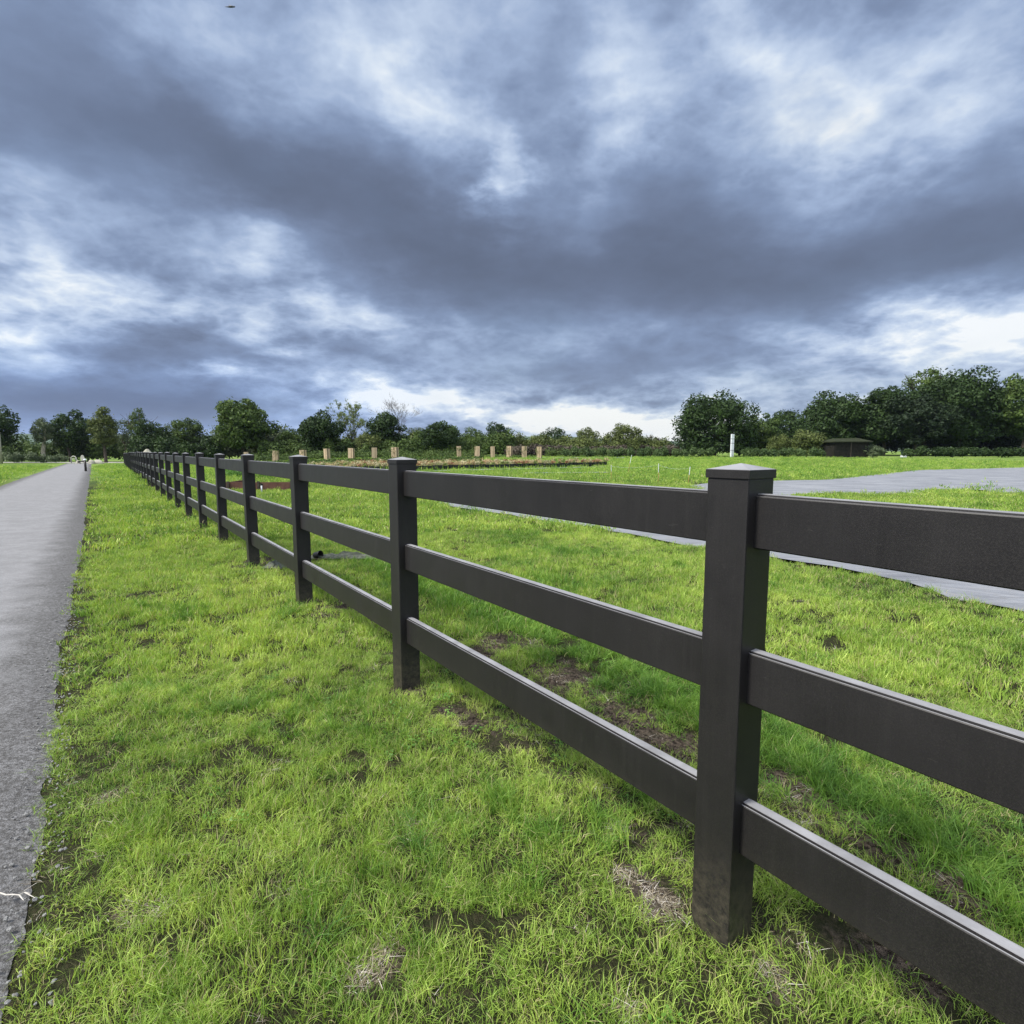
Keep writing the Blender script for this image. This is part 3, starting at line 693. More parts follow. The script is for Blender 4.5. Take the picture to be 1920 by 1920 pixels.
def crown_lobes(rg, w, z0, z1, k=22, shape='round', dep=.85):
    out = []; hz = (z1 - z0) / 2; cz = (z0 + z1) / 2
    for i in range(k):
        zf = 1 - 2 * (i + .5) / k; an_ = i * 2.39996 + rg.normal(0, .25); rf = math.sqrt(max(0, 1 - zf * zf))
        d = np.array([rf * math.cos(an_), rf * math.sin(an_), zf]) + rg.normal(0, .10, 3); d /= np.linalg.norm(d); q = rg.uniform(.52, .84); c = d * q
        if shape == 'cone': c[:2] *= .4 + .6 * (1 - (c[2] + 1) / 2)
        if shape == 'dome' and c[2] < .1: c[:2] *= .78 / max(.3, np.linalg.norm(c[:2])); c[2] = max(c[2], -.8)
        r_ = rg.uniform(.19, .38) * (1 if shape != 'cone' else .8)
        out.append((c[0] * w, c[1] * w * dep, cz + c[2] * hz, r_ * w, r_ * w, min(r_ * w * .85, r_ * hz * 1.15)))
    if shape == 'dome':
        for a_ in np.arange(0, 6.28, .5): out.append((math.cos(a_) * w * .68, math.sin(a_) * w * .6, cz - hz * .72, w * .27, w * .27, hz * .3))
    out.append((0, 0, cz, w * .62, w * .55, hz * .66))
    return out
def grow(rg, mb, p, d, L, r_, depth, spread=.5, up=.12, n=4, seg=3, twig=.012):
    pts = [p]; rad = [r_]; q = Vector(p); dd = Vector(d).normalized()
    for i in range(seg):
        dd = (dd + Vector(rg.normal(0, .11, 3)) + Vector((0, 0, up * .3))).normalized(); q = q + dd * L / seg; pts.append(q.copy()); rad.append(r_ * (1 - .45 * (i + 1) / seg))
    mb.tube(pts, rad, 6 if r_ > .08 else 3, False)
    tips = [pts[-1]]
    if depth > 0:
        for k in range(n):
            i = rg.integers(1, seg + 1) if k else seg
            nd = (dd + Vector(rg.normal(0, spread, 3)) + Vector((0, 0, up))).normalized()
            tips += grow(rg, mb, pts[i], nd, L * rg.uniform(.55, .85), max(rad[i] * .62, twig), depth - 1, spread, up, n, seg, twig)
    return tips
cnt = [0]
def tree(name, px, top, half, Y, kind, label, cat='tree', base=None, zc=.16, n=3600, leaf=None, shape='round', trunk=BARK, group=None, k=22, bare=0, shell=.4, tr=1.0, dep=.85):
    """px: photo column, top: photo row of the top, half: half width in photo pixels, Y: metres ahead"""
    cnt[0] += 1; rg = np.random.default_rng(1000 + cnt[0])
    b = at(px, Y) if base is None else np.array(base); h = zrow(top, Y) - b[2]; w = half / F * Y
    root = empty(name, tuple(b), float(rg.uniform(0, .3)), label=label, cat=cat, group=group)
    tb = MB(); th = h * max(zc, .12) + h * .15; r0 = max(.10, h * .022) * tr
    stem = [Vector((0, 0, -.3)), Vector((rg.normal(0, .03) * h * .3, 0, th * .5)), Vector((rg.normal(0, .02) * h, 0, th))]
    tb.tube(stem, [r0 * 1.25, r0, r0 * .8], 8)
    for i in range(5):
        a = i * 1.26 + rg.uniform(0, .8); grow(rg, tb, stem[-1], (math.cos(a) * .8, math.sin(a) * .8, 1.1), h * (.28 if zc > .25 and tr < 1.2 else .17), r0 * .5, 2 if bare else 1, .45, .2, 3)
    tb.build('trunk', trunk, root)
    lb = crown_lobes(rg, w * 1.0, h * zc, h * .97, k, shape, dep)
    n = int(n * 1.9); sz = (leaf if leaf else max(.16, w * .075)) * .74
    V, Fc, T = leaves(rg, lb, n, sz, shell=shell)
    mobj('crown', raw_mesh('crown', V, Fc, LEAF[kind], False, {'tint': ('POINT', T)}), root)
    return root
def bare_tree(name, px, top, half, Y, label, depth=5, kind=None, n=900, group=None, twigm=GREYTWIG, forks=1, spread=.42):
    cnt[0] += 1; rg = np.random.default_rng(3000 + cnt[0]); b = at(px, Y); h = zrow(top, Y) - b[2]; w = half / F * Y
    root = empty(name, tuple(b), 0, label=label, cat='tree', group=group); mb = MB(); tips = []
    for f in range(forks):
        dx = (f - (forks - 1) / 2) * .25
        tips += grow(rg, mb, (dx, 0, -.2), (dx * .5, 0, 1), h * .30, h * .017, depth, spread, .22, 3, 3, .011)
    V = np.array(mb.v); zmax = V[:, 2].max(); xm = np.percentile(np.abs(V[:, 0]), 99.5)
    sc = np.array([w / xm, w / xm, h / zmax]); mb.v = [tuple(v * sc) for v in V]
    mb.build('trunk', twigm, root)
    if kind:
        t = np.array([tuple(p) for p in tips]) * sc; t = t[t[:, 2] > h * .3]; lb = [(*q, w * .10, w * .10, w * .08) for q in t[rg.choice(len(t), min(len(t), 260), False)]]
        Vv, Fc, T = leaves(rg, lb, int(n * 1.6), w * .030, shell=1.0); mobj('crown', raw_mesh('crown', Vv, Fc, LEAF[kind], False, {'tint': ('POINT', T)}), root)
    return root

# left group around the end of the path
tree('broadleaf_tree', -6, 760, 50, 92, 'dark', 'dark round tree cut by the edge of the photo, beyond the lawn past the path', zc=.22)
tree('broadleaf_tree', 84, 775, 27, 96, 'grey', 'slim grey-green tree with a pale trunk beside the lawn', zc=.3, trunk=PALEBARK, shape='cone', n=2600, tr=1.6)
tree('broadleaf_tree', 132, 763, 42, 100, 'dark', 'dark broad tree over the far end of the path', zc=.15)
tree('broadleaf_tree', 166, 782, 30, 104, 'mid', 'lower green tree between the dark broad tree and the pointed olive tree', zc=.15, n=2400)
tree('broadleaf_tree', 199, 750, 35, 94, 'olive', 'tall pointed olive-green tree just past the fence end', zc=.12, shape='cone', n=4200, shell=.6)
tree('broadleaf_tree', 237, 770, 24, 102, 'grey', 'thin grey-leaved tree right behind the far end of the fence', zc=.15, n=1800, shell=.8)
tree('broadleaf_tree', 264, 757, 26, 100, 'mid', 'green tree with loose pointed top and pale bare twigs behind the fence end', zc=.3, n=2000, shape='cone', shell=.7)
tree('broadleaf_tree', 290, 783, 36, 92, 'dark', 'low dark spreading tree behind the distant fence posts', zc=.1)
tree('broadleaf_tree', 350, 772, 32, 94, 'mid', 'green tree with yellowish tips between the low dark tree and the big round tree', zc=.15)
tree('broadleaf_tree', 322, 788, 20, 98, 'grey', 'small grey-green tree tucked behind the tree with yellowish tips', zc=.15, n=1600)
# middle
tree('broadleaf_tree', 457, 740, 58, 90, 'mid', 'large dense rounded green tree rising above the fence caps', zc=.06, n=7000, k=34, dep=.9)
tree('broadleaf_tree', 598, 768, 44, 88, 'dark', 'compact dark tree with two humps behind the cardboard tree guards', zc=.08, n=5200)
bare_tree('spring_tree', 660, 746, 42, 96, 'tall airy tree with thin yellow-green spring leaves and dark branches showing', 5, 'lime', 3400, forks=2, twigm=BARK)
tree('broadleaf_tree', 724, 765, 42, 92, 'dark', 'dark leafy tree in front of the bare winter tree', zc=.05, n=4200)
bare_tree('bare_tree', 742, 738, 46, 100, 'leafless grey winter tree with fine twigs against the cloud', 6)
tree('broadleaf_tree', 828, 786, 36, 84, 'dark', 'round dark bushy tree on a short visible stem near the gap in the tree guards', zc=.12, n=4400)
tree('broadleaf_tree', 782, 797, 26, 100, 'grey', 'greyish scrubby tree between the dark leafy tree and the short-stemmed bushy tree', zc=.05, n=2200)
tree('broadleaf_tree', 884, 797, 24, 98, 'mid', 'small green tree next to the short-stemmed bushy tree', zc=.05, n=2200)
tree('broadleaf_tree', 934, 785, 30, 112, 'dark', 'dark tree with uneven top above the bright willow scrub', zc=.05, n=3200)
tree('broadleaf_tree', 1040, 795, 30, 118, 'dark', 'brownish dark domed tree left of the paired olive trees on the skyline', zc=.05, n=2600, shape='dome')
tree('broadleaf_tree', 1098, 797, 28, 112, 'olive', 'olive-green tree with flat top beside the round olive tree', zc=.05, n=2600)
tree('broadleaf_tree', 1170, 790, 33, 104, 'olive', 'round olive tree nearest the gap with the far hills', zc=.05, n=3400)
tree('broadleaf_tree', 1187, 821, 15, 92, 'olive', 'small pale bush standing before the round olive tree', 'bush', zc=.02, n=1200)
tree('broadleaf_tree', 1226, 814, 17, 118, 'brown', 'brownish leafless-looking bush in the gap below the far hills', 'bush', zc=.03, n=1600, shell=.8)
tree('broadleaf_tree', 1205, 822, 14, 116, 'brown', 'low purplish-brown scrub bush beside the round olive tree', 'bush', zc=.03, n=1200, shell=.8)
# right
tree('broadleaf_tree', 1340, 730, 73, 96, 'dark', 'huge dense domed dark-green tree behind the white post', zc=.03, n=11000, k=44, shape='dome', leaf=.36, dep=1)
tree('broadleaf_tree', 1425, 767, 36, 98, 'mid', 'green tree leaning against the flank of the huge domed tree', zc=.03, n=4200)
tree('broadleaf_tree', 1470, 752, 36, 112, 'dark', 'dark tree in the second rank between the domed tree and the tree wall', zc=.05, n=4000)
tree('broadleaf_tree', 1512, 803, 36, 88, 'olive', 'feathery pale olive bush beside the dark shed', 'bush', zc=.0, n=3600, shell=.9)
tree('broadleaf_tree', 1460, 812, 26, 90, 'olive', 'yellow-green bush left of the feathery bush', 'bush', zc=.0, n=2200, shell=.8)
tree('broadleaf_tree', 1562, 727, 66, 104, 'dark', 'dark leafy tree at the left of the tree wall, above the shed', zc=.05, n=9000, k=34, leaf=.38)
tree('broadleaf_tree', 1655, 712, 60, 102, 'dark', 'dark tree with a yellowish crest, second in the tree wall', zc=.09, n=9000, k=34, leaf=.38)
tree('broadleaf_tree', 1733, 677, 46, 106, 'mid', 'tallest tree of the tree wall, thin and open at the top', zc=.35, n=3400, k=26, leaf=.34, shell=.8)
tree('broadleaf_tree', 1795, 686, 80, 100, 'dark', 'very broad dark tree with dense foliage at the middle of the tree wall', zc=.09, n=13000, k=48, leaf=.38)
tree('broadleaf_tree', 1715, 735, 60, 98, 'shade', 'deep dark crown filling the lower middle of the tree wall', zc=.09, n=8000, k=30, leaf=.38)
tree('broadleaf_tree', 1918, 686, 62, 96, 'mid', 'lighter green tall tree cut by the photo edge at the end of the tree wall', zc=.1, n=8000, k=30, leaf=.36)
tree('broadleaf_tree', 1870, 755, 50, 104, 'shade', 'shadowed dark tree between the very broad tree and the lighter tree at the edge', zc=.05, n=6000, leaf=.38)
tree('broadleaf_tree', 2040, 700, 90, 100, 'dark', 'dark tree outside the tree wall just beyond the photo edge', zc=.08, n=6000, leaf=.45)
tree('broadleaf_tree', -120, 765, 60, 95, 'mid', 'green tree outside the view past the lawn', zc=.2, n=3000)

tree('broadleaf_tree', 1608, 748, 50, 112, 'shade', 'dark crown filling the dip between the two trees above the shed', zc=.05, n=6000, leaf=.4)
tree('broadleaf_tree', 1508, 778, 34, 108, 'dark', 'low dark crown between the second-rank tree and the tree above the shed', zc=.03, n=3600)
tree('broadleaf_tree', 1395, 785, 34, 102, 'dark', 'lower dark crown joining the huge domed tree to its neighbour', zc=.0, n=4000)
tree('broadleaf_tree', 545, 800, 30, 92, 'mid', 'low bushy green tree between the big rounded tree and the compact dark tree', zc=.0, n=3000)
tree('broadleaf_tree', 690, 812, 34, 90, 'olive', 'olive scrubby bush under the airy spring tree', 'bush', zc=.0, n=2600)
tree('broadleaf_tree', 880, 822, 30, 86, 'mid', 'low green bush right of the round bushy tree, behind the guards', 'bush', zc=.0, n=2400)
# hedge of clipped round shrubs along the far side of the grass
def shrub_mesh(seed, kind, w, h, n=700, leaf=.11, shell=.5):
    rg = np.random.default_rng(seed); lb = [(rg.normal(0, .3) * w, rg.normal(0, .25) * w, h * rg.uniform(.35, .62), w * rg.uniform(.45, .7), w * .6, h * rg.uniform(.3, .42)) for _ in range(6)]
    V, Fc, T = leaves(rg, lb, n, leaf, shell=shell, zmin=-.05)
    return raw_mesh('shrub', V, Fc, LEAF[kind], False, {'tint': ('POINT', T)})
hm = [shrub_mesh(70 + i, 'hedge', .75, 1.35, 900) for i in range(5)]
rg = np.random.default_rng(5)
for i, px in enumerate(np.concatenate([np.arange(1062, 1336, 17.0), np.arange(1398, 1548, 17.5)])):
    p = at(px + rg.normal(0, 2), 79 + rg.normal(0, .5)); o = mobj('shrub', hm[i % 5], loc=tuple(p), label=('rounded green shrub, %s to the left of the white marker post in the row' % ordinal(17 - i)) if i < 17 else ('rounded green shrub, %s to the right of the white marker post in the row' % ordinal(i - 16)), cat='shrub', group='shrub row at the far edge of the grass')
    o.rotation_euler = (0, 0, rg.uniform(0, 6)); o.scale = (rg.uniform(1.0, 1.2),) * 2 + (rg.uniform(1.1, 1.35),)
hm2 = [shrub_mesh(90 + i, 'dark', 1.1, 1.7, 1100, .16) for i in range(4)]
for i, px in enumerate(np.arange(1705, 1990, 24.0)):
    p = at(px, 84 + rg.normal(0, .7)); o = mobj('shrub', hm2[i % 4], loc=tuple(p), label='dark low shrub under the tree wall, %s from the shed side of its row' % ordinal(i + 1), cat='shrub', group='dark shrubs under the tree wall')
    o.rotation_euler = (0, 0, rg.uniform(0, 6)); o.scale = (rg.uniform(.95, 1.2),) * 2 + (rg.uniform(.85, 1.1),)
hm3 = [shrub_mesh(95 + i, 'grey', 1.0, 1.6, 900, .13, .8) for i in range(3)]
for i, px in enumerate([8, 26, 44, 60, 76, 100, 118]):
    p = at(px, 88 + rg.normal(0, .8)); o = mobj('shrub', hm3[i % 3], loc=tuple(p), label='grey-green shrub behind the lawn across the path, %s from the pale timber pole' % ordinal(i + 1), cat='shrub', group='shrubs behind the lawn across the path')
    o.rotation_euler = (0, 0, rg.uniform(0, 6)); o.scale = (1.1, 1.1, 1.0 + .25 * (px < 70))

# scrub that reads as one mass along the foot of the trees
def build_scrub():
    rg = np.random.default_rng(8); spans = [(300, 560, 96, 806, 'grey'), (480, 780, 98, 806, 'olive'), (500, 780, 90, 824, 'mid'), (740, 960, 96, 806, 'mid'), (880, 1120, 100, 818, 'olive'), (930, 1260, 104, 816, 'olive'), (960, 1270, 92, 834, 'brown'), (1400, 1560, 102, 790, 'dark'), (1640, 2000, 108, 790, 'shade'), (-60, 330, 104, 812, 'mid'), (260, 420, 90, 826, 'dark')]
    for a, b, Y, top, kind in spans:
        lb = []
        for px in np.arange(a, b, 9.0):
            y_ = Y + rg.normal(0, 1.6); p = at(px, y_); h = (zrow(top, y_) - p[2]) * rg.uniform(.7, 1.15) * (.8 + .35 * float(vnoise(px / 40, Y, 3)))
            r_ = rg.uniform(.8, 1.5); lb.append((p[0], p[1], p[2] + h * .5, r_, r_, h * .52))
        V, Fc, T = leaves(rg, lb, int(len(lb) * 560), .24, shell=.5); mobj('undergrowth', raw_mesh('undergrowth', V, Fc, LEAF[kind], False, {'tint': ('POINT', T)}), kind='stuff')
build_scrub()

# planted rows in the field: low green crops
def build_crops():
    rg = np.random.default_rng(18); lb = []
    def row(x0, x1, y0, y1, n, h, r_):
        for i in range(n):
            px = rg.uniform(x0, x1); py = y0 + (y1 - y0) * (px - x0) / (x1 - x0) + rg.normal(0, .7); p = at_ground(px, py); lb.append((p[0], p[1], p[2] + h * .4, r_, r_, h * .6))
    row(560, 905, 866, 867, 300, .50, .34); row(600, 1000, 861, 863, 260, .45, .45); row(500, 1000, 858.5, 859, 260, .4, .5); row(440, 560, 873, 871, 60, .4, .3)
    row(1020, 1180, 857.5, 858, 60, .5, .5)
    def rowy(x0, x1, Y, h, r_):
        for px in np.arange(x0, x1, r_ * 9):
            y_ = Y + rg.normal(0, .35); p = at(px, y_); hh = h * rg.uniform(.75, 1.2); lb.append((p[0], p[1], p[2] + hh * .45, r_, r_, hh * .6))
    for a_ in [(470, 905, 79, 1.15, .7), (480, 900, 76, .8, .6), (500, 905, 66, .48, .5), (560, 900, 64, .45, .5), (600, 890, 61, .45, .45), (620, 880, 59.5, .42, .4), (1030, 1160, 82, 1.3, .8)]: rowy(*a_)
    V, Fc, T = leaves(rg, lb, len(lb) * 90, .12, shell=.7); mobj('low_crops', raw_mesh('low_crops', V, Fc, LEAF['mid'], False, {'tint': ('POINT', T)}), kind='stuff')
    lb = []
    for i in range(420):
        px = rg.uniform(425, 552); p = at_ground(px, rg.uniform(882, 897)); 
        if fcoord(p[0], p[1])[1] > .6: lb.append((p[0], p[1], p[2] + .25, .22, .22, .30))
    V, Fc, T = leaves(rg, lb, len(lb) * 60, .055, shell=.8); mobj('vegetable_leaves', raw_mesh('vegetable_leaves', V, Fc, WEED, False, {'tint': ('POINT', T)}), kind='stuff')
build_crops()

# ------------------------------------------------------------------ cardboard tree guards with saplings
CARD = m_simple('cardboard', (.40, .30, .20), (.50, .385, .265), 3, .85, .15, .01, .2)
CARDIN = m_simple('cardboard_edge', (.22, .15, .10), (.28, .20, .13), 3, .9, .1, .01, .1)
def build_guards():
    rg = np.random.default_rng(33)
    root = empty('tree_guard'); tag(root, 'x', 'tree guard', 'cardboard tree guards in a line across the field')
    w, d, h, t = .62, .55, 1.62, .02
    mb = MB(); mb.box((0, -d / 2, h / 2), (w, t, h)); mb.box((0, d / 2, h / 2), (w, t, h)); mb.box((-w / 2 + t / 2, 0, h / 2), (t, d - t * 1.1, h - .01)); mb.box((w / 2 - t / 2, 0, h / 2), (t, d - t * 1.1, h - .01)); mb.build('sleeve', CARD, root)
    mb = MB(); mb.box((.10, -d / 2 - .022, h * .5), (.045, .02, h * .96)); mb.build('seam', CARDIN, root)
    mb = MB(); mb.box((w / 2 + .03, -.1, h * .5), (.04, .04, h * 1.06)); mb.build('stake', BARK, root)
    cols = [463, 517, 569, 614, 659, 702, 741, 861, 895, 924, 955, 983, 1011]
    ords = ['cardboard tree guard with only its top clear of the rail, first of the line', 'cardboard tree guard second from the big rounded tree, seam dark along one side', 'tree guard of cardboard standing behind the third fence post cap',
            'narrow cardboard tree guard in front of the compact dark two-humped tree', 'cardboard tree guard in front of the airy spring tree', 'cardboard tree guard between the airy spring tree and the bare winter tree', 'cardboard tree guard with a yellowish sapling at its side, just before the second post',
            'narrow cardboard tree guard just past the round bushy tree on a short stem', 'cardboard tree guard with green sapling leaves over its rim, at the dark bushes', 'slim cardboard tree guard at the start of the open grass strip', 'cardboard tree guard with dark V-shaped marks in the open grass strip',
            'second last cardboard tree guard, in front of the bright scrub', 'last cardboard tree guard at the open end of the line']
    for i, px in enumerate(cols):
        o = root if i == 0 else copy_tree(root)
        b = at_ground(px, 860.5 if i < 7 else 858.0); Y = 70 if i < 7 else 74; b = at(px, Y)
        o.location = tuple(b); o.rotation_euler = (rg.normal(0, .015), rg.normal(0, .02), rg.uniform(-.5, .3)); sx = [.75, 1, 1, .8, 1, 1, 1.15, .85, 1.05, .8, 1, 1, 1][i]; o.scale = (sx, 1, rg.uniform(.97, 1.03) * (.97 if i < 7 else 1)); o['label'] = ords[i]
    for k, i in enumerate([1, 2, 6, 7, 8, 10, 11, 12]):
        px = cols[i]; b = at(px + rg.uniform(-7, 3), 70 if i < 7 else 74); s = empty('sapling', tuple(b + np.array([-.1, -.55, 0])), 0, label=['thin sapling crossing the face of the guard second from the big rounded tree', 'thin sapling beside the guard behind the third post cap', 'yellow-green leafy sapling beside the guard just before the second post', 'leafless sapling before the guard past the bushy tree', 'green sapling over the rim of the guard at the dark bushes', 'thin forked sapling before the guard with V-shaped marks', 'thin sapling before the second last guard', 'leaning sapling before the last guard'][k], cat='sapling')
        mb = MB(); tips = grow(rg, mb, (0, 0, 0), (.05, 0, 1), .7, .014, 3, .5, .15, 3, 3, .008); mb.build('stem', BARK, s)
        lb = [(*q, .12, .12, .12) for q in tips]; V, Fc, T = leaves(rg, lb, 180, .05, shell=1.0); mobj('foliage', raw_mesh('foliage', V, Fc, LEAF['lime'], False, {'tint': ('POINT', T)}), s)
build_guards()

# ------------------------------------------------------------------ potted plants
def build_pots():
    rg = np.random.default_rng(44)
    POT = m_simple('black_plastic', (.006, .007, .012), (.014, .016, .026), 4, .45, .05, .002, .5)
    cm = [leaf_mat('potted_red', (.20, .085, .040), (.40, .24, .14)), leaf_mat('potted_cream', (.30, .28, .14), (.55, .50, .32)), leaf_mat('potted_green', (.10, .16, .04), (.24, .28, .08)), leaf_mat('potted_pink', (.34, .26, .12), (.52, .44, .24))]
    mb = MB(); mb.lathe([(.001, 0), (.115, 0), (.145, .27), (.158, .27), (.158, .31), (.145, .31), (.135, .27), (.001, .265)], 12); pot_me = mb.mesh('pot', POT, False)
    fo = []
    for i in range(8):
        lb = [(rg.normal(0, .05), rg.normal(0, .05), .40, .15, .15, .13) for _ in range(3)]; V, Fc, T = leaves(rg, lb, 90, .045, shell=1.0); fo.append(raw_mesh('foliage', V, Fc, cm[i % 4], False, {'tint': ('POINT', T)}))
    pts = [at_ground(px, py)[:2] for px, py in [(560, 886), (700, 884.5), (790, 883.5), (850, 882), (960, 879.5), (1060, 877), (1136, 874.5)]]
    pts = np.array(pts); s = np.concatenate([[0], np.cumsum(np.linalg.norm(np.diff(pts, axis=0), axis=1))]); q = np.arange(0, s[-1], .46)
    X = np.interp(q, s, pts[:, 0]); Y = np.interp(q, s, pts[:, 1]); print('pots', len(q))
    proto = None
    for i, (x, y) in enumerate(zip(X, Y)):
        y += rg.normal(0, .03)
        if proto is None:
            proto = empty('potted_plant', label='x', cat='potted plant', group='front row of potted plants'); mobj('pot', pot_me, proto); mobj('foliage', fo[0], proto); o = proto
        else:
            o = copy_tree(proto)
            for ch in o.children:
                if ch.name.startswith('foliage'): ch.data = fo[rg.integers(0, 8)]
        k_ = len(q) - i; o['label'] = ('black plastic pot with leafy plant, %s from the open end of the front pot row' % ordinal(k_)) if k_ > 1 else 'black plastic pot with leafy plant at the open end of the front pot row'
        o.location = (x, y, float(land(x, y))); o.rotation_euler = (0, 0, rg.uniform(0, 6)); s_ = rg.uniform(1.3, 1.5); o.scale = (s_, s_, s_)
    # the rows behind, seen only as leaves over the front row
    P_ = []
    for rrow in range(1, 34):
        for x, y in zip(X[::2], Y[::2]):
            f = (x - X[0]) / (X[-1] - X[0])
            if rrow > 3 + 30 * (1 - f) * .75: continue
            P_.append((x + rg.normal(0, .06) + rrow * .1, y + rrow * .42 + rg.normal(0, .05)))
    P_ = np.array(P_); n = len(P_); srcs = []
    for i in range(8):
        V = np.concatenate([[tuple(v.co) for v in pot_me.vertices]]); o = bpy.data.objects.new('k', fo[i]); srcs.append(o)
    sc = rg.uniform(1.1, 1.6, (n, 1)).repeat(3, 1); z = land(P_[:, 0], P_[:, 1])
    scatter('potted_seedlings', np.column_stack([P_, z]), np.column_stack([np.zeros(n), np.zeros(n), rg.uniform(0, 6, n)]), sc, rg.integers(0, 8, n), srcs)
build_pots()

# ------------------------------------------------------------------ smaller things in the field
WOOD = m_simple('red_brown_board', (.085, .042, .032), (.15, .078, .058), 4, .85, .4, .01, .2)
WHITE = m_simple('white_paint', (.62, .64, .68), (.74, .76, .80), 3, .5, .1, .004, .4)
def build_bits():
    rg = np.random.default_rng(55)
    # raised bed
    a = at_ground(424, 922); b = at_ground(552, 921); dv = b - a; L = float(np.hypot(dv[0], dv[1])); yaw = math.atan2(dv[1], dv[0])
    bed = empty('raised_bed', tuple((a + b) / 2), yaw, label='red-brown timber raised bed full of green leaves beyond the third and fourth posts', cat='raised bed')
    for k in range(2):
        mb = MB(); mb.box((-L / 4 + k * L / 2, 0, .19), (L / 2 - .01, .045, .36)); mb.build('board', WOOD, bed, bevel=.004)
    for sx in (-1, 1):
        mb = MB(); mb.box((sx * (L / 2 - .02), 1.2, .19), (.045, 2.36, .36)); mb.build('board', WOOD, bed, bevel=.004)
    for x in (-L / 2 + .1, -.05, L / 2 - .1):
        mb = MB(); mb.box((x, -.05, .2), (.09, .05, .42)); mb.build('corner_post', BARK, bed)
    mb = MB(); mb.box((0, 1.2, .12), (L - .1, 2.3, .22)); mb.build('soil', m_simple('bed_soil', (.04, .028, .02), (.09, .065, .045), 8, .95, .6, .02, .1), bed)
    # irrigation riser
    p = at_ground(491, 925); r_ = empty('water_pipe', tuple(p), 0, label='short white standpipe with black fitting in front of the raised bed', cat='pipe')
    mb = MB(); mb.tube([(0, 0, 0), (0, 0, .36)], .028, 10); mb.build('pipe', WHITE, r_, True); mb = MB(); mb.tube([(0, 0, .30), (0, 0, .37)], .035, 10); mb.box((.03, 0, .34), (.08, .03, .03)); mb.build('fitting', m_simple('black_fitting', (.01, .01, .01), (.02, .02, .02)), r_)
    # white striped post
    p = at(1372, 80); h = zrow(814, 80) - p[2]; r_ = empty('marker_post', tuple(p), .3, label='tall white flat-topped post standing in a gap of the shrub row', cat='post')
    GREYB = m_simple('grey_band', (.16, .17, .19), (.22, .23, .25))
    mb = MB(); mb.box((0, 0, h / 2), (.46, .20, h)); mb.build('post', WHITE, r_, bevel=.01)
    for f in (.33, .62, .8):
        mb = MB(); mb.box((0, 0, h * f), (.47, .212, .07)); mb.build('band', GREYB, r_)
    mb = MB(); mb.box((.05, -.108, h * .16), (.05, .012, h * .32)); mb.build('strap', GREYB, r_)
    # shed
    p = at(1584, 86); r_ = empty('garden_shed', tuple(p), .12, label='low dark timber shed with a mossy roof under the tree wall', cat='shed')
    DK = m_simple('dark_boards', (.010, .010, .008), (.026, .024, .020), 3, .9, .5, .02, .1); RF = m_simple('mossy_roof', (.014, .018, .010), (.036, .042, .022), 5, .95, .8, .03, .1)
    def planks(x0, x1, y, z1, m_, nm, sx=0):
        mb = MB(); n = int((x1 - x0) / .16)
        for k in range(n):
            c = x0 + (k + .5) * (x1 - x0) / n
            if sx: mb.box((sx, c, z1 / 2), (.03 + .008 * (k % 2), .155, z1))
            else: mb.box((c, y, z1 / 2), (.155, .03 + .008 * (k % 2), z1))
        mb.build(nm, m_, r_)
    planks(-2.9, -.35, -1.5, 2.35, DK, 'wall'); planks(-.15, 2.6, -1.5, 2.45, DK, 'wall'); planks(-1.45, 1.45, 0, 2.35, DK, 'wall', -2.9); planks(-1.45, 1.45, 0, 2.35, DK, 'wall', 2.6); planks(-2.9, 2.6, 1.5, 2.35, DK, 'wall')
    mb = MB(); mb.box((-.25, -1.53, 1.2), (.14, .12, 2.4)); mb.build('door_post', BARK, r_)
    mb = MB(); mb.add([(-3.3, -1.95, 2.38), (3.0, -1.95, 2.42), (3.0, 1.95, 2.42), (-3.3, 1.95, 2.38), (-2.2, 0, 2.86), (2.0, 0, 2.95), (-3.3, -1.95, 2.26), (3.0, -1.95, 2.30), (3.0, 1.95, 2.30), (-3.3, 1.95, 2.26)],
                      [(0, 1, 5, 4), (2, 3, 4, 5), (1, 2, 5), (3, 0, 4), (6, 9, 8, 7), (0, 6, 7, 1), (1, 7, 8, 2), (2, 8, 9, 3), (3, 9, 6, 0)]); mb.build('roof', RF, r_)
    # bush at the shed corner and trunk
    tree('broadleaf_tree', 1636, 832, 22, 85, 'grey', 'grey-green bush against the corner of the shed', 'bush', zc=.0, n=1600, shell=.7)
    p = at(1694, 88); r_ = empty('water_barrel', tuple(p), 0, label='small blue barrel on a white base beside a dark trunk under the tree wall', cat='barrel')
    mb = MB(); mb.lathe([(.001, .28), (.27, .28), (.30, .5), (.31, .52), (.30, .54), (.30, .8), (.31, .82), (.30, .84), (.27, 1.08), (.001, 1.08)], 14); mb.build('drum', m_simple('blue_plastic', (.03, .07, .16), (.05, .10, .22), 3, .4), r_)
    mb = MB(); mb.box((0, 0, .14), (.6, .6, .28)); mb.build('base', WHITE, r_, bevel=.01)
    # fibreglass markers and cord
    ORANGE = m_simple('orange_rod', (.42, .20, .08), (.52, .28, .12)); st = []
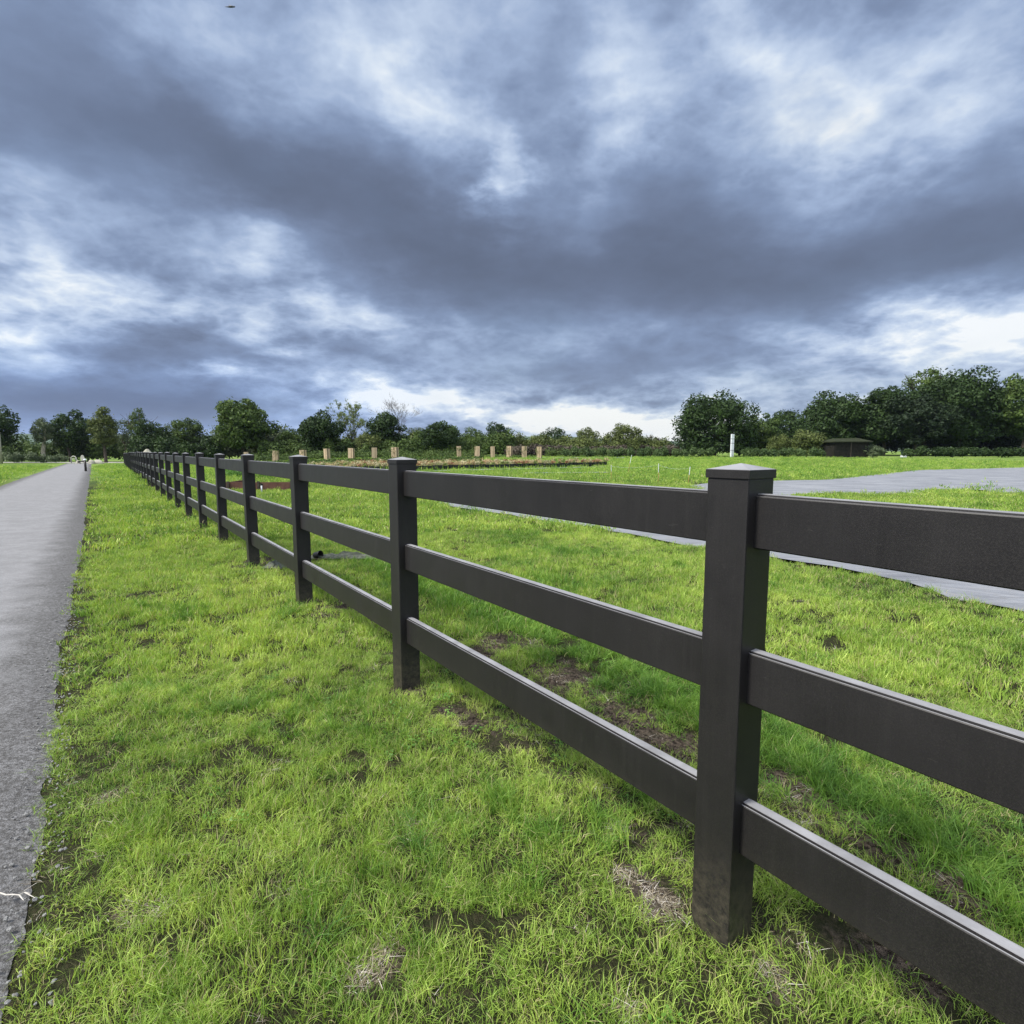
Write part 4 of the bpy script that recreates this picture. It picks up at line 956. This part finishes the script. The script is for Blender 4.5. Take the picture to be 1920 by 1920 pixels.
    for i, (x0, y0, x1, y1, lb) in enumerate([(1146, 899, 1146, 872, 'thin upright marker stick closest to the row of pots'), (1177, 888, 1184.5, 853, 'tall leaning marker stick with pale tip, higher than the other sticks'), (1234, 906, 1235, 869, 'thin upright marker stick midway along the cord'), (1290, 909, 1294, 875, 'slightly leaning marker stick next to the big first post')]):
        b = at_ground(x0, y0); Y = b[1]; t = at(x1, Y, zrow(y1, Y)); d = t - b
        o = empty('marker_stick', tuple(b), 0, label=lb, cat='marker', group='marker sticks in the grass')
        mb = MB(); mb.tube([(0, 0, -.05), tuple(d * .55)], .011, 6); mb.build('rod', ORANGE, o); mb = MB(); mb.tube([tuple(d * .55), tuple(d)], .013, 6); mb.build('sleeve', WHITE, o); st.append(b + d * .93)
    mb = MB()
    for i in (0, 2, 3):
        pass
    pts = []
    seq = [st[0], st[2], st[3]]
    for a_, b_ in zip(seq[:-1], seq[1:]):
        for t in np.linspace(0, 1, 12): q = a_ + (b_ - a_) * t; q = q - np.array([0, 0, .12 * 4 * t * (1 - t)]); pts.append(tuple(q))
    mb.tube(pts, .0022, 4); mb.build('cord', WHITE, label='thin pale cord strung between the marker sticks', cat='cord')
    # grey cloth strips further back
    def strip(px0, py0, px1, py1, wd, lb):
        a_ = at_ground(px0, py0)[:2]; b_ = at_ground(px1, py1)[:2]; n = 26; v = []; f = []; dd = (b_ - a_) / np.linalg.norm(b_ - a_); nn = np.array([-dd[1], dd[0]])
        for k in range(n + 1):
            c = a_ + (b_ - a_) * k / n
            for s in (0, 1):
                j = wd * (.8 + .7 * float(vnoise(c[0] * .8, s * 9.0, 4))); q = c + nn * j * (s - .5); v.append((q[0], q[1], float(land(*q)) + .13 + .02 * float(vnoise(q[0] * 2, q[1] * 2, 9))))
        for k in range(n): f.append((2 * k, 2 * k + 2, 2 * k + 3, 2 * k + 1))
        for k in range(n): v  # thin cloth draped over the grass tufts
        mobj('weed_cloth', raw_mesh('weed_cloth', v, f, CLOTH, True), label=lb, cat='ground cloth')
    strip(980, 890.5, 1142, 889, 1.0, 'short strip of pale weed cloth in the grass in front of the pot row end')
    strip(800, 886, 1130, 878, .7, 'narrow pale cloth edge along the foot of the front row of pots')
    strip(990, 861.5, 1170, 860, 2.4, 'thin pale cloth strip between the pots and the shrub row')
    # crumpled nets and bag near the fence
    NET = m_simple('grey_net', (.035, .042, .03), (.10, .11, .085), 30, .6, .6, .01, .4)
    def crumple(name, px, py, sx, sy, sz, lb, cat, seed, mat=NET):
        r2 = np.random.default_rng(seed); b = at_ground(px, py); mb = MB(); n = 14; m_ = 9; vs = []
        for i in range(n):
            for j in range(m_):
                u = i / (n - 1) * 2 - 1; v = j / (m_ - 1) * 2 - 1; e = max(0, 1 - (u * u + v * v) ** .5)
                vs.append((u * sx + r2.normal(0, .05) * sx, v * sy + r2.normal(0, .06) * sy, .03 + sz * (e ** .6) * r2.uniform(.35, 1.0)))
        fs = [(i * m_ + j, (i + 1) * m_ + j, (i + 1) * m_ + j + 1, i * m_ + j + 1) for i in range(n - 1) for j in range(m_ - 1)]
        o = mobj(name, raw_mesh(name, vs, fs, mat, False), loc=tuple(b), label=lb, cat=cat); return o
    crumple('garden_net', 650, 1049, .60, .09, .11, 'strip of crumpled grey netting lying on the grass behind the third post', 'netting', 1)
    crumple('plastic_sack', 536, 1064, .26, .20, .16, 'grey crumpled plastic scrap at the foot of the fence between the third and fourth posts', 'plastic scrap', 2)
    b = at_ground(590, 1050); o = empty('nursery_pot', tuple(b + np.array([0, 0, .06])), .5, label='black plastic pot lying on its side behind the third post', cat='pot'); 
    mb = MB(); mb.lathe([(.001, 0), (.075, 0), (.10, .18), (.112, .18), (.112, .21), (.10, .21), (.092, .18), (.07, .02), (.001, .02)], 14); q = mb.build('pot', m_simple('pot_plastic', (.006, .006, .007), (.012, .012, .014), 5, .4, .05, .002, .5), o, smooth=False); q.rotation_euler = (R(80), 0, R(40)); q.location = (0, 0, .01); q.scale = (.55, .55, .55)
    # twig on the path
    tw = [at_ground(x, y, .035) for x, y in [(2, 1691), (14, 1695), (26, 1694), (38, 1695), (48, 1690), (58, 1692)]]; o_ = tw[0].copy(); mb = MB()
    mb.tube([tuple(t - o_) for t in tw], [.0028, .0026, .0024, .002, .0018, .001], 6); br = at_ground(46, 1703, .03) - o_; mb.tube([tuple(tw[3] - o_), tuple(br)], [.003, .0012], 5); br = at_ground(67, 1698, .03) - o_; mb.tube([tuple(tw[4] - o_), tuple(br)], [.0025, .001], 5)
    o = mb.build('twig', m_simple('bleached_wood', (.36, .34, .30), (.52, .49, .44), 30, .8, .2, .002, .2), label='bleached forked twig lying on the path at the edge of the photo', cat='twig'); o.location = tuple(o_)
    # posts and pale things around the far end of the path
    p = at_ground(161, 884); o = empty('bollard', tuple(p), 0, label='slim dark post with a short side arm standing on the path', cat='bollard')
    DKM = m_simple('dark_metal', (.012, .010, .010), (.03, .022, .02), 6, .5, .1, .003, .4)
    mb = MB(); mb.tube([(0, 0, 0), (0, 0, .92)], [.085, .085], 10); mb.build('post', DKM, o, True); mb = MB(); mb.tube([(0, 0, .86), (-.52, 0, .82)], [.05, .045], 8); mb.lathe([(.001, -.09), (.08, -.07), (.10, 0), (.08, .07), (.001, .09)], 10, (-.52, 0, .80)); mb.build('arm', DKM, o, True)
    mb = MB(); mb.lathe([(.10, .92), (.115, .95), (.11, 1.0), (.06, 1.04), (.001, 1.05)], 12); mb.build('cap', WHITE, o)
    p = at(3, 84); o = empty('timber_post', tuple(p), 0, label='pale weathered timber pole at the lawn edge by the photo border', cat='pole'); h = zrow(811, 84) - p[2]
    mb = MB(); mb.tube([(0, 0, -.2), (.04, 0, h)], [.17, .14], 10); mb.build('pole', PALEBARK, o, True); mb = MB(); mb.lathe([(.17, h - .02), (.18, h + .05), (.001, h + .14)], 10, (.04, 0, 0)); mb.build('cap', PALEBARK, o)
    def rock(px, py, sx, sz, lb, seed, Yoff=0):
        import bmesh
        r2 = np.random.default_rng(seed); b = at(px, py); bm = bmesh.new(); bmesh.ops.create_icosphere(bm, subdivisions=3, radius=1)
        off = r2.uniform(0, 50, 3)
        for v in bm.verts:
            c = v.co; f = .75 + .55 * float(fbm(c.x * 1.4 + off[0], c.y * 1.4 + c.z * 1.9 + off[1], seed)); v.co = Vector((c.x * sx * f, c.y * sx * .7 * f, max(c.z * sz * f, -.1)))
        me = bpy.data.meshes.new('boulder'); bm.to_mesh(me); bm.free(); me.materials.append(ROCK); mobj('boulder', me, loc=tuple(b), label=lb, cat='boulder', group='pale boulders by the end of the path')
    ROCK = m_simple('pale_stone', (.26, .25, .20), (.42, .40, .34), 2, .9, .6, .05, .2)
    rock(184, 86, .75, .6, 'largest pale boulder between the path end and the dark trunk', 1); rock(172, 85, .45, .6, 'small pale boulder touching the largest boulder at the path end', 2); rock(147, 84, .4, .55, 'small tilted pale boulder on the far side of the path', 3)
    rock(278, 78, .95, 2.1, 'pale rounded lump standing in for a car roof peeping over the distant fence', 4)  # stone shape set here for what looks like a parked car's roof
    # pale arched frame and oval board
    p = at(139, 88); o = empty('arched_frame', tuple(p), 0, label='small pale arched frame under the dark tree at the path end', cat='garden frame')
    FR = m_simple('pale_frame', (.30, .30, .26), (.42, .41, .36)); mb = MB(); arc = [(-.42, 0, 0)] + [(-.42 * math.cos(t), 0, .72 + .42 * math.sin(t)) for t in np.linspace(0, math.pi, 9)] + [(.42, 0, 0)]; mb.tube(arc, .075, 8); mb.build('arch', FR, o, True); mb = MB(); mb.tube([(-.42, 0, .7), (.42, 0, .7)], .05, 6); mb.build('crossbar', FR, o)
    p = at(155.5, 88); o = empty('oval_sign', tuple(p), 0, label='pale blank oval board on a post beside the arched frame', cat='sign')
    mb = MB(); n = 18; a1 = [(.30 * math.cos(2 * math.pi * k / n), .48 * math.sin(2 * math.pi * k / n) + .85) for k in range(n)]; mb.add([(x, -.03, z) for x, z in a1] + [(x, .03, z) for x, z in a1], [tuple(range(n)), tuple(range(2 * n - 1, n - 1, -1))] + [(k, n + k, n + (k + 1) % n, (k + 1) % n) for k in range(n)]); mb.build('board', FR, o); mb = MB(); mb.box((0, .06, .4), (.09, .06, .9)); mb.build('leg', FR, o)
    # bird, high up
    b = ray(433, 13); b = b / np.linalg.norm(b) * 26; b[2] += H
    sk = bpy.data.meshes.new('bird'); vs = [(0, 0, 0), (.10, 0, .015), (.16, 0, .02), (-.12, 0, -.005), (-.22, 0, -.01), (0, .12, .05), (-.04, .26, .03), (0, -.12, .05), (-.04, -.26, .03)]
    sk.from_pydata(vs, [(0, 1), (1, 2), (0, 3), (3, 4), (0, 5), (5, 6), (0, 7), (7, 8)], []); o = bpy.data.objects.new('bird', sk); C.objects.link(o)
    m = o.modifiers.new('skin', 'SKIN'); rad = [(.045, .04), (.035, .03), (.022, .02), (.035, .02), (.03, .006), (.05, .008), (.02, .004), (.05, .008), (.02, .004)]
    for v, r2 in zip(sk.skin_vertices[0].data, rad): v.radius = r2
    sk.skin_vertices[0].data[0].use_root = True; m2 = o.modifiers.new('sub', 'SUBSURF'); m2.levels = m2.render_levels = 1
    sk.materials.append(m_simple('feathers', (.09, .10, .13), (.15, .16, .19), 20, .8)); o.location = tuple(b); o.rotation_euler = (R(35), R(-12), R(25)); o.scale = (.85,) * 3
    tag(o, 'small dark bird flying high against the cloud', 'bird')
build_bits()

# ------------------------------------------------------------------ loose stones and clods in the bare soil and along the path
def build_clods():
    def lump(seed, mat):
        import bmesh
        r2 = np.random.default_rng(seed); bm = bmesh.new(); bmesh.ops.create_icosphere(bm, subdivisions=2, radius=1)
        for v in bm.verts: v.co = v.co * r2.uniform(.72, 1.12); v.co.z *= .6
        me = bpy.data.meshes.new('lump'); bm.to_mesh(me); bm.free(); me.materials.append(mat); return bpy.data.objects.new('lump', me)
    EARTH = m_simple('earth_clod', (.075, .060, .048), (.20, .165, .13), 2, .95, .8, .3, .05); STONE = m_simple('grit', (.14, .14, .14), (.38, .38, .37), 1, .9, .5, .2, .2)
    x, y, r = wedge(1.0, 13, 900, -52, 56, 77); so = soil(x, y); keep = (path_dist(x, y) < -.02) & (r.uniform(0, 1, len(x)) < so * .9); x, y = x[keep], y[keep]; n = len(x); s = np.abs(r.normal(.004, .0055, n)) + .003
    scatter('soil_clods', np.stack([x, y, gz(x, y) + s * .2], 1), r.uniform(0, 6, (n, 3)) * np.array([.1, .1, 1]), s[:, None].repeat(3, 1), r.integers(0, 4, n), [lump(i, EARTH) for i in range(4)])
    x, y, r = wedge(.9, 9, 900, -62, 20, 78); pd = path_dist(x, y); keep = (pd > -.10) & (r.uniform(0, 1, len(x)) < .12 + .6 * np.exp(-np.abs(pd) / .12)); x, y, pd = x[keep], y[keep], pd[keep]; n = len(x); s = r.uniform(.0018, .0065, n) * (1 + .4 * (pd < .1))
    f = np.clip(pd / PATHW, 0, 1); z = land(x, y) + np.where(pd > 0.02, .006 + .03 * np.sin(math.pi * f) ** .7, 0) - .001
    scatter('loose_grit', np.stack([x, y, z], 1), r.uniform(0, 6, (n, 3)) * np.array([.1, .1, 1]), s[:, None].repeat(3, 1), r.integers(0, 4, n), [lump(20 + i, STONE) for i in range(4)])
build_clods()

# ------------------------------------------------------------------ far hills
def build_hills():
    HM = m_simple('wooded_hill', (.035, .06, .035), (.085, .12, .06), .012, .95, .3, 2, .1)
    xs = np.linspace(-2400, 2600, 150); V = []
    for j, (yy, k) in enumerate([(1500, 0), (1700, .55), (1900, .9), (2100, 1.0), (2400, .6), (2800, 0)]):
        for x in xs:
            hgt = 22 + 70 * float(fbm(x * .0016 + 3, .3, 91)) * (.8 + .3 * math.exp(-((x + 900) / 500) ** 2)); V.append((x, yy, -3 + hgt * k + 5 * k * float(fbm(x * .02, yy * .02, 92))))
    m = len(xs); Fc = [(j * m + i, j * m + i + 1, (j + 1) * m + i + 1, (j + 1) * m + i) for j in range(5) for i in range(m - 1)]
    mobj('hills', raw_mesh('hills', V, Fc, HM, True), kind='structure')
build_hills()

# ------------------------------------------------------------------ air between here and the hills
def build_haze():
    m = bpy.data.materials.new('air'); m.use_nodes = True; g = NT(m.node_tree); g.n.clear(); out = g.node('ShaderNodeOutputMaterial'); v = g.node('ShaderNodeVolumePrincipled')
    v.inputs['Color'].default_value = (.62, .72, .95, 1); v.inputs['Density'].default_value = .00007; v.inputs['Anisotropy'].default_value = .1
    g.l.new(v.outputs[0], out.inputs['Volume'])
    mb = MB(); mb.box((0, 0, 66), (7400, 7000, 150)); mb.build('haze', m, kind='stuff')
build_haze()
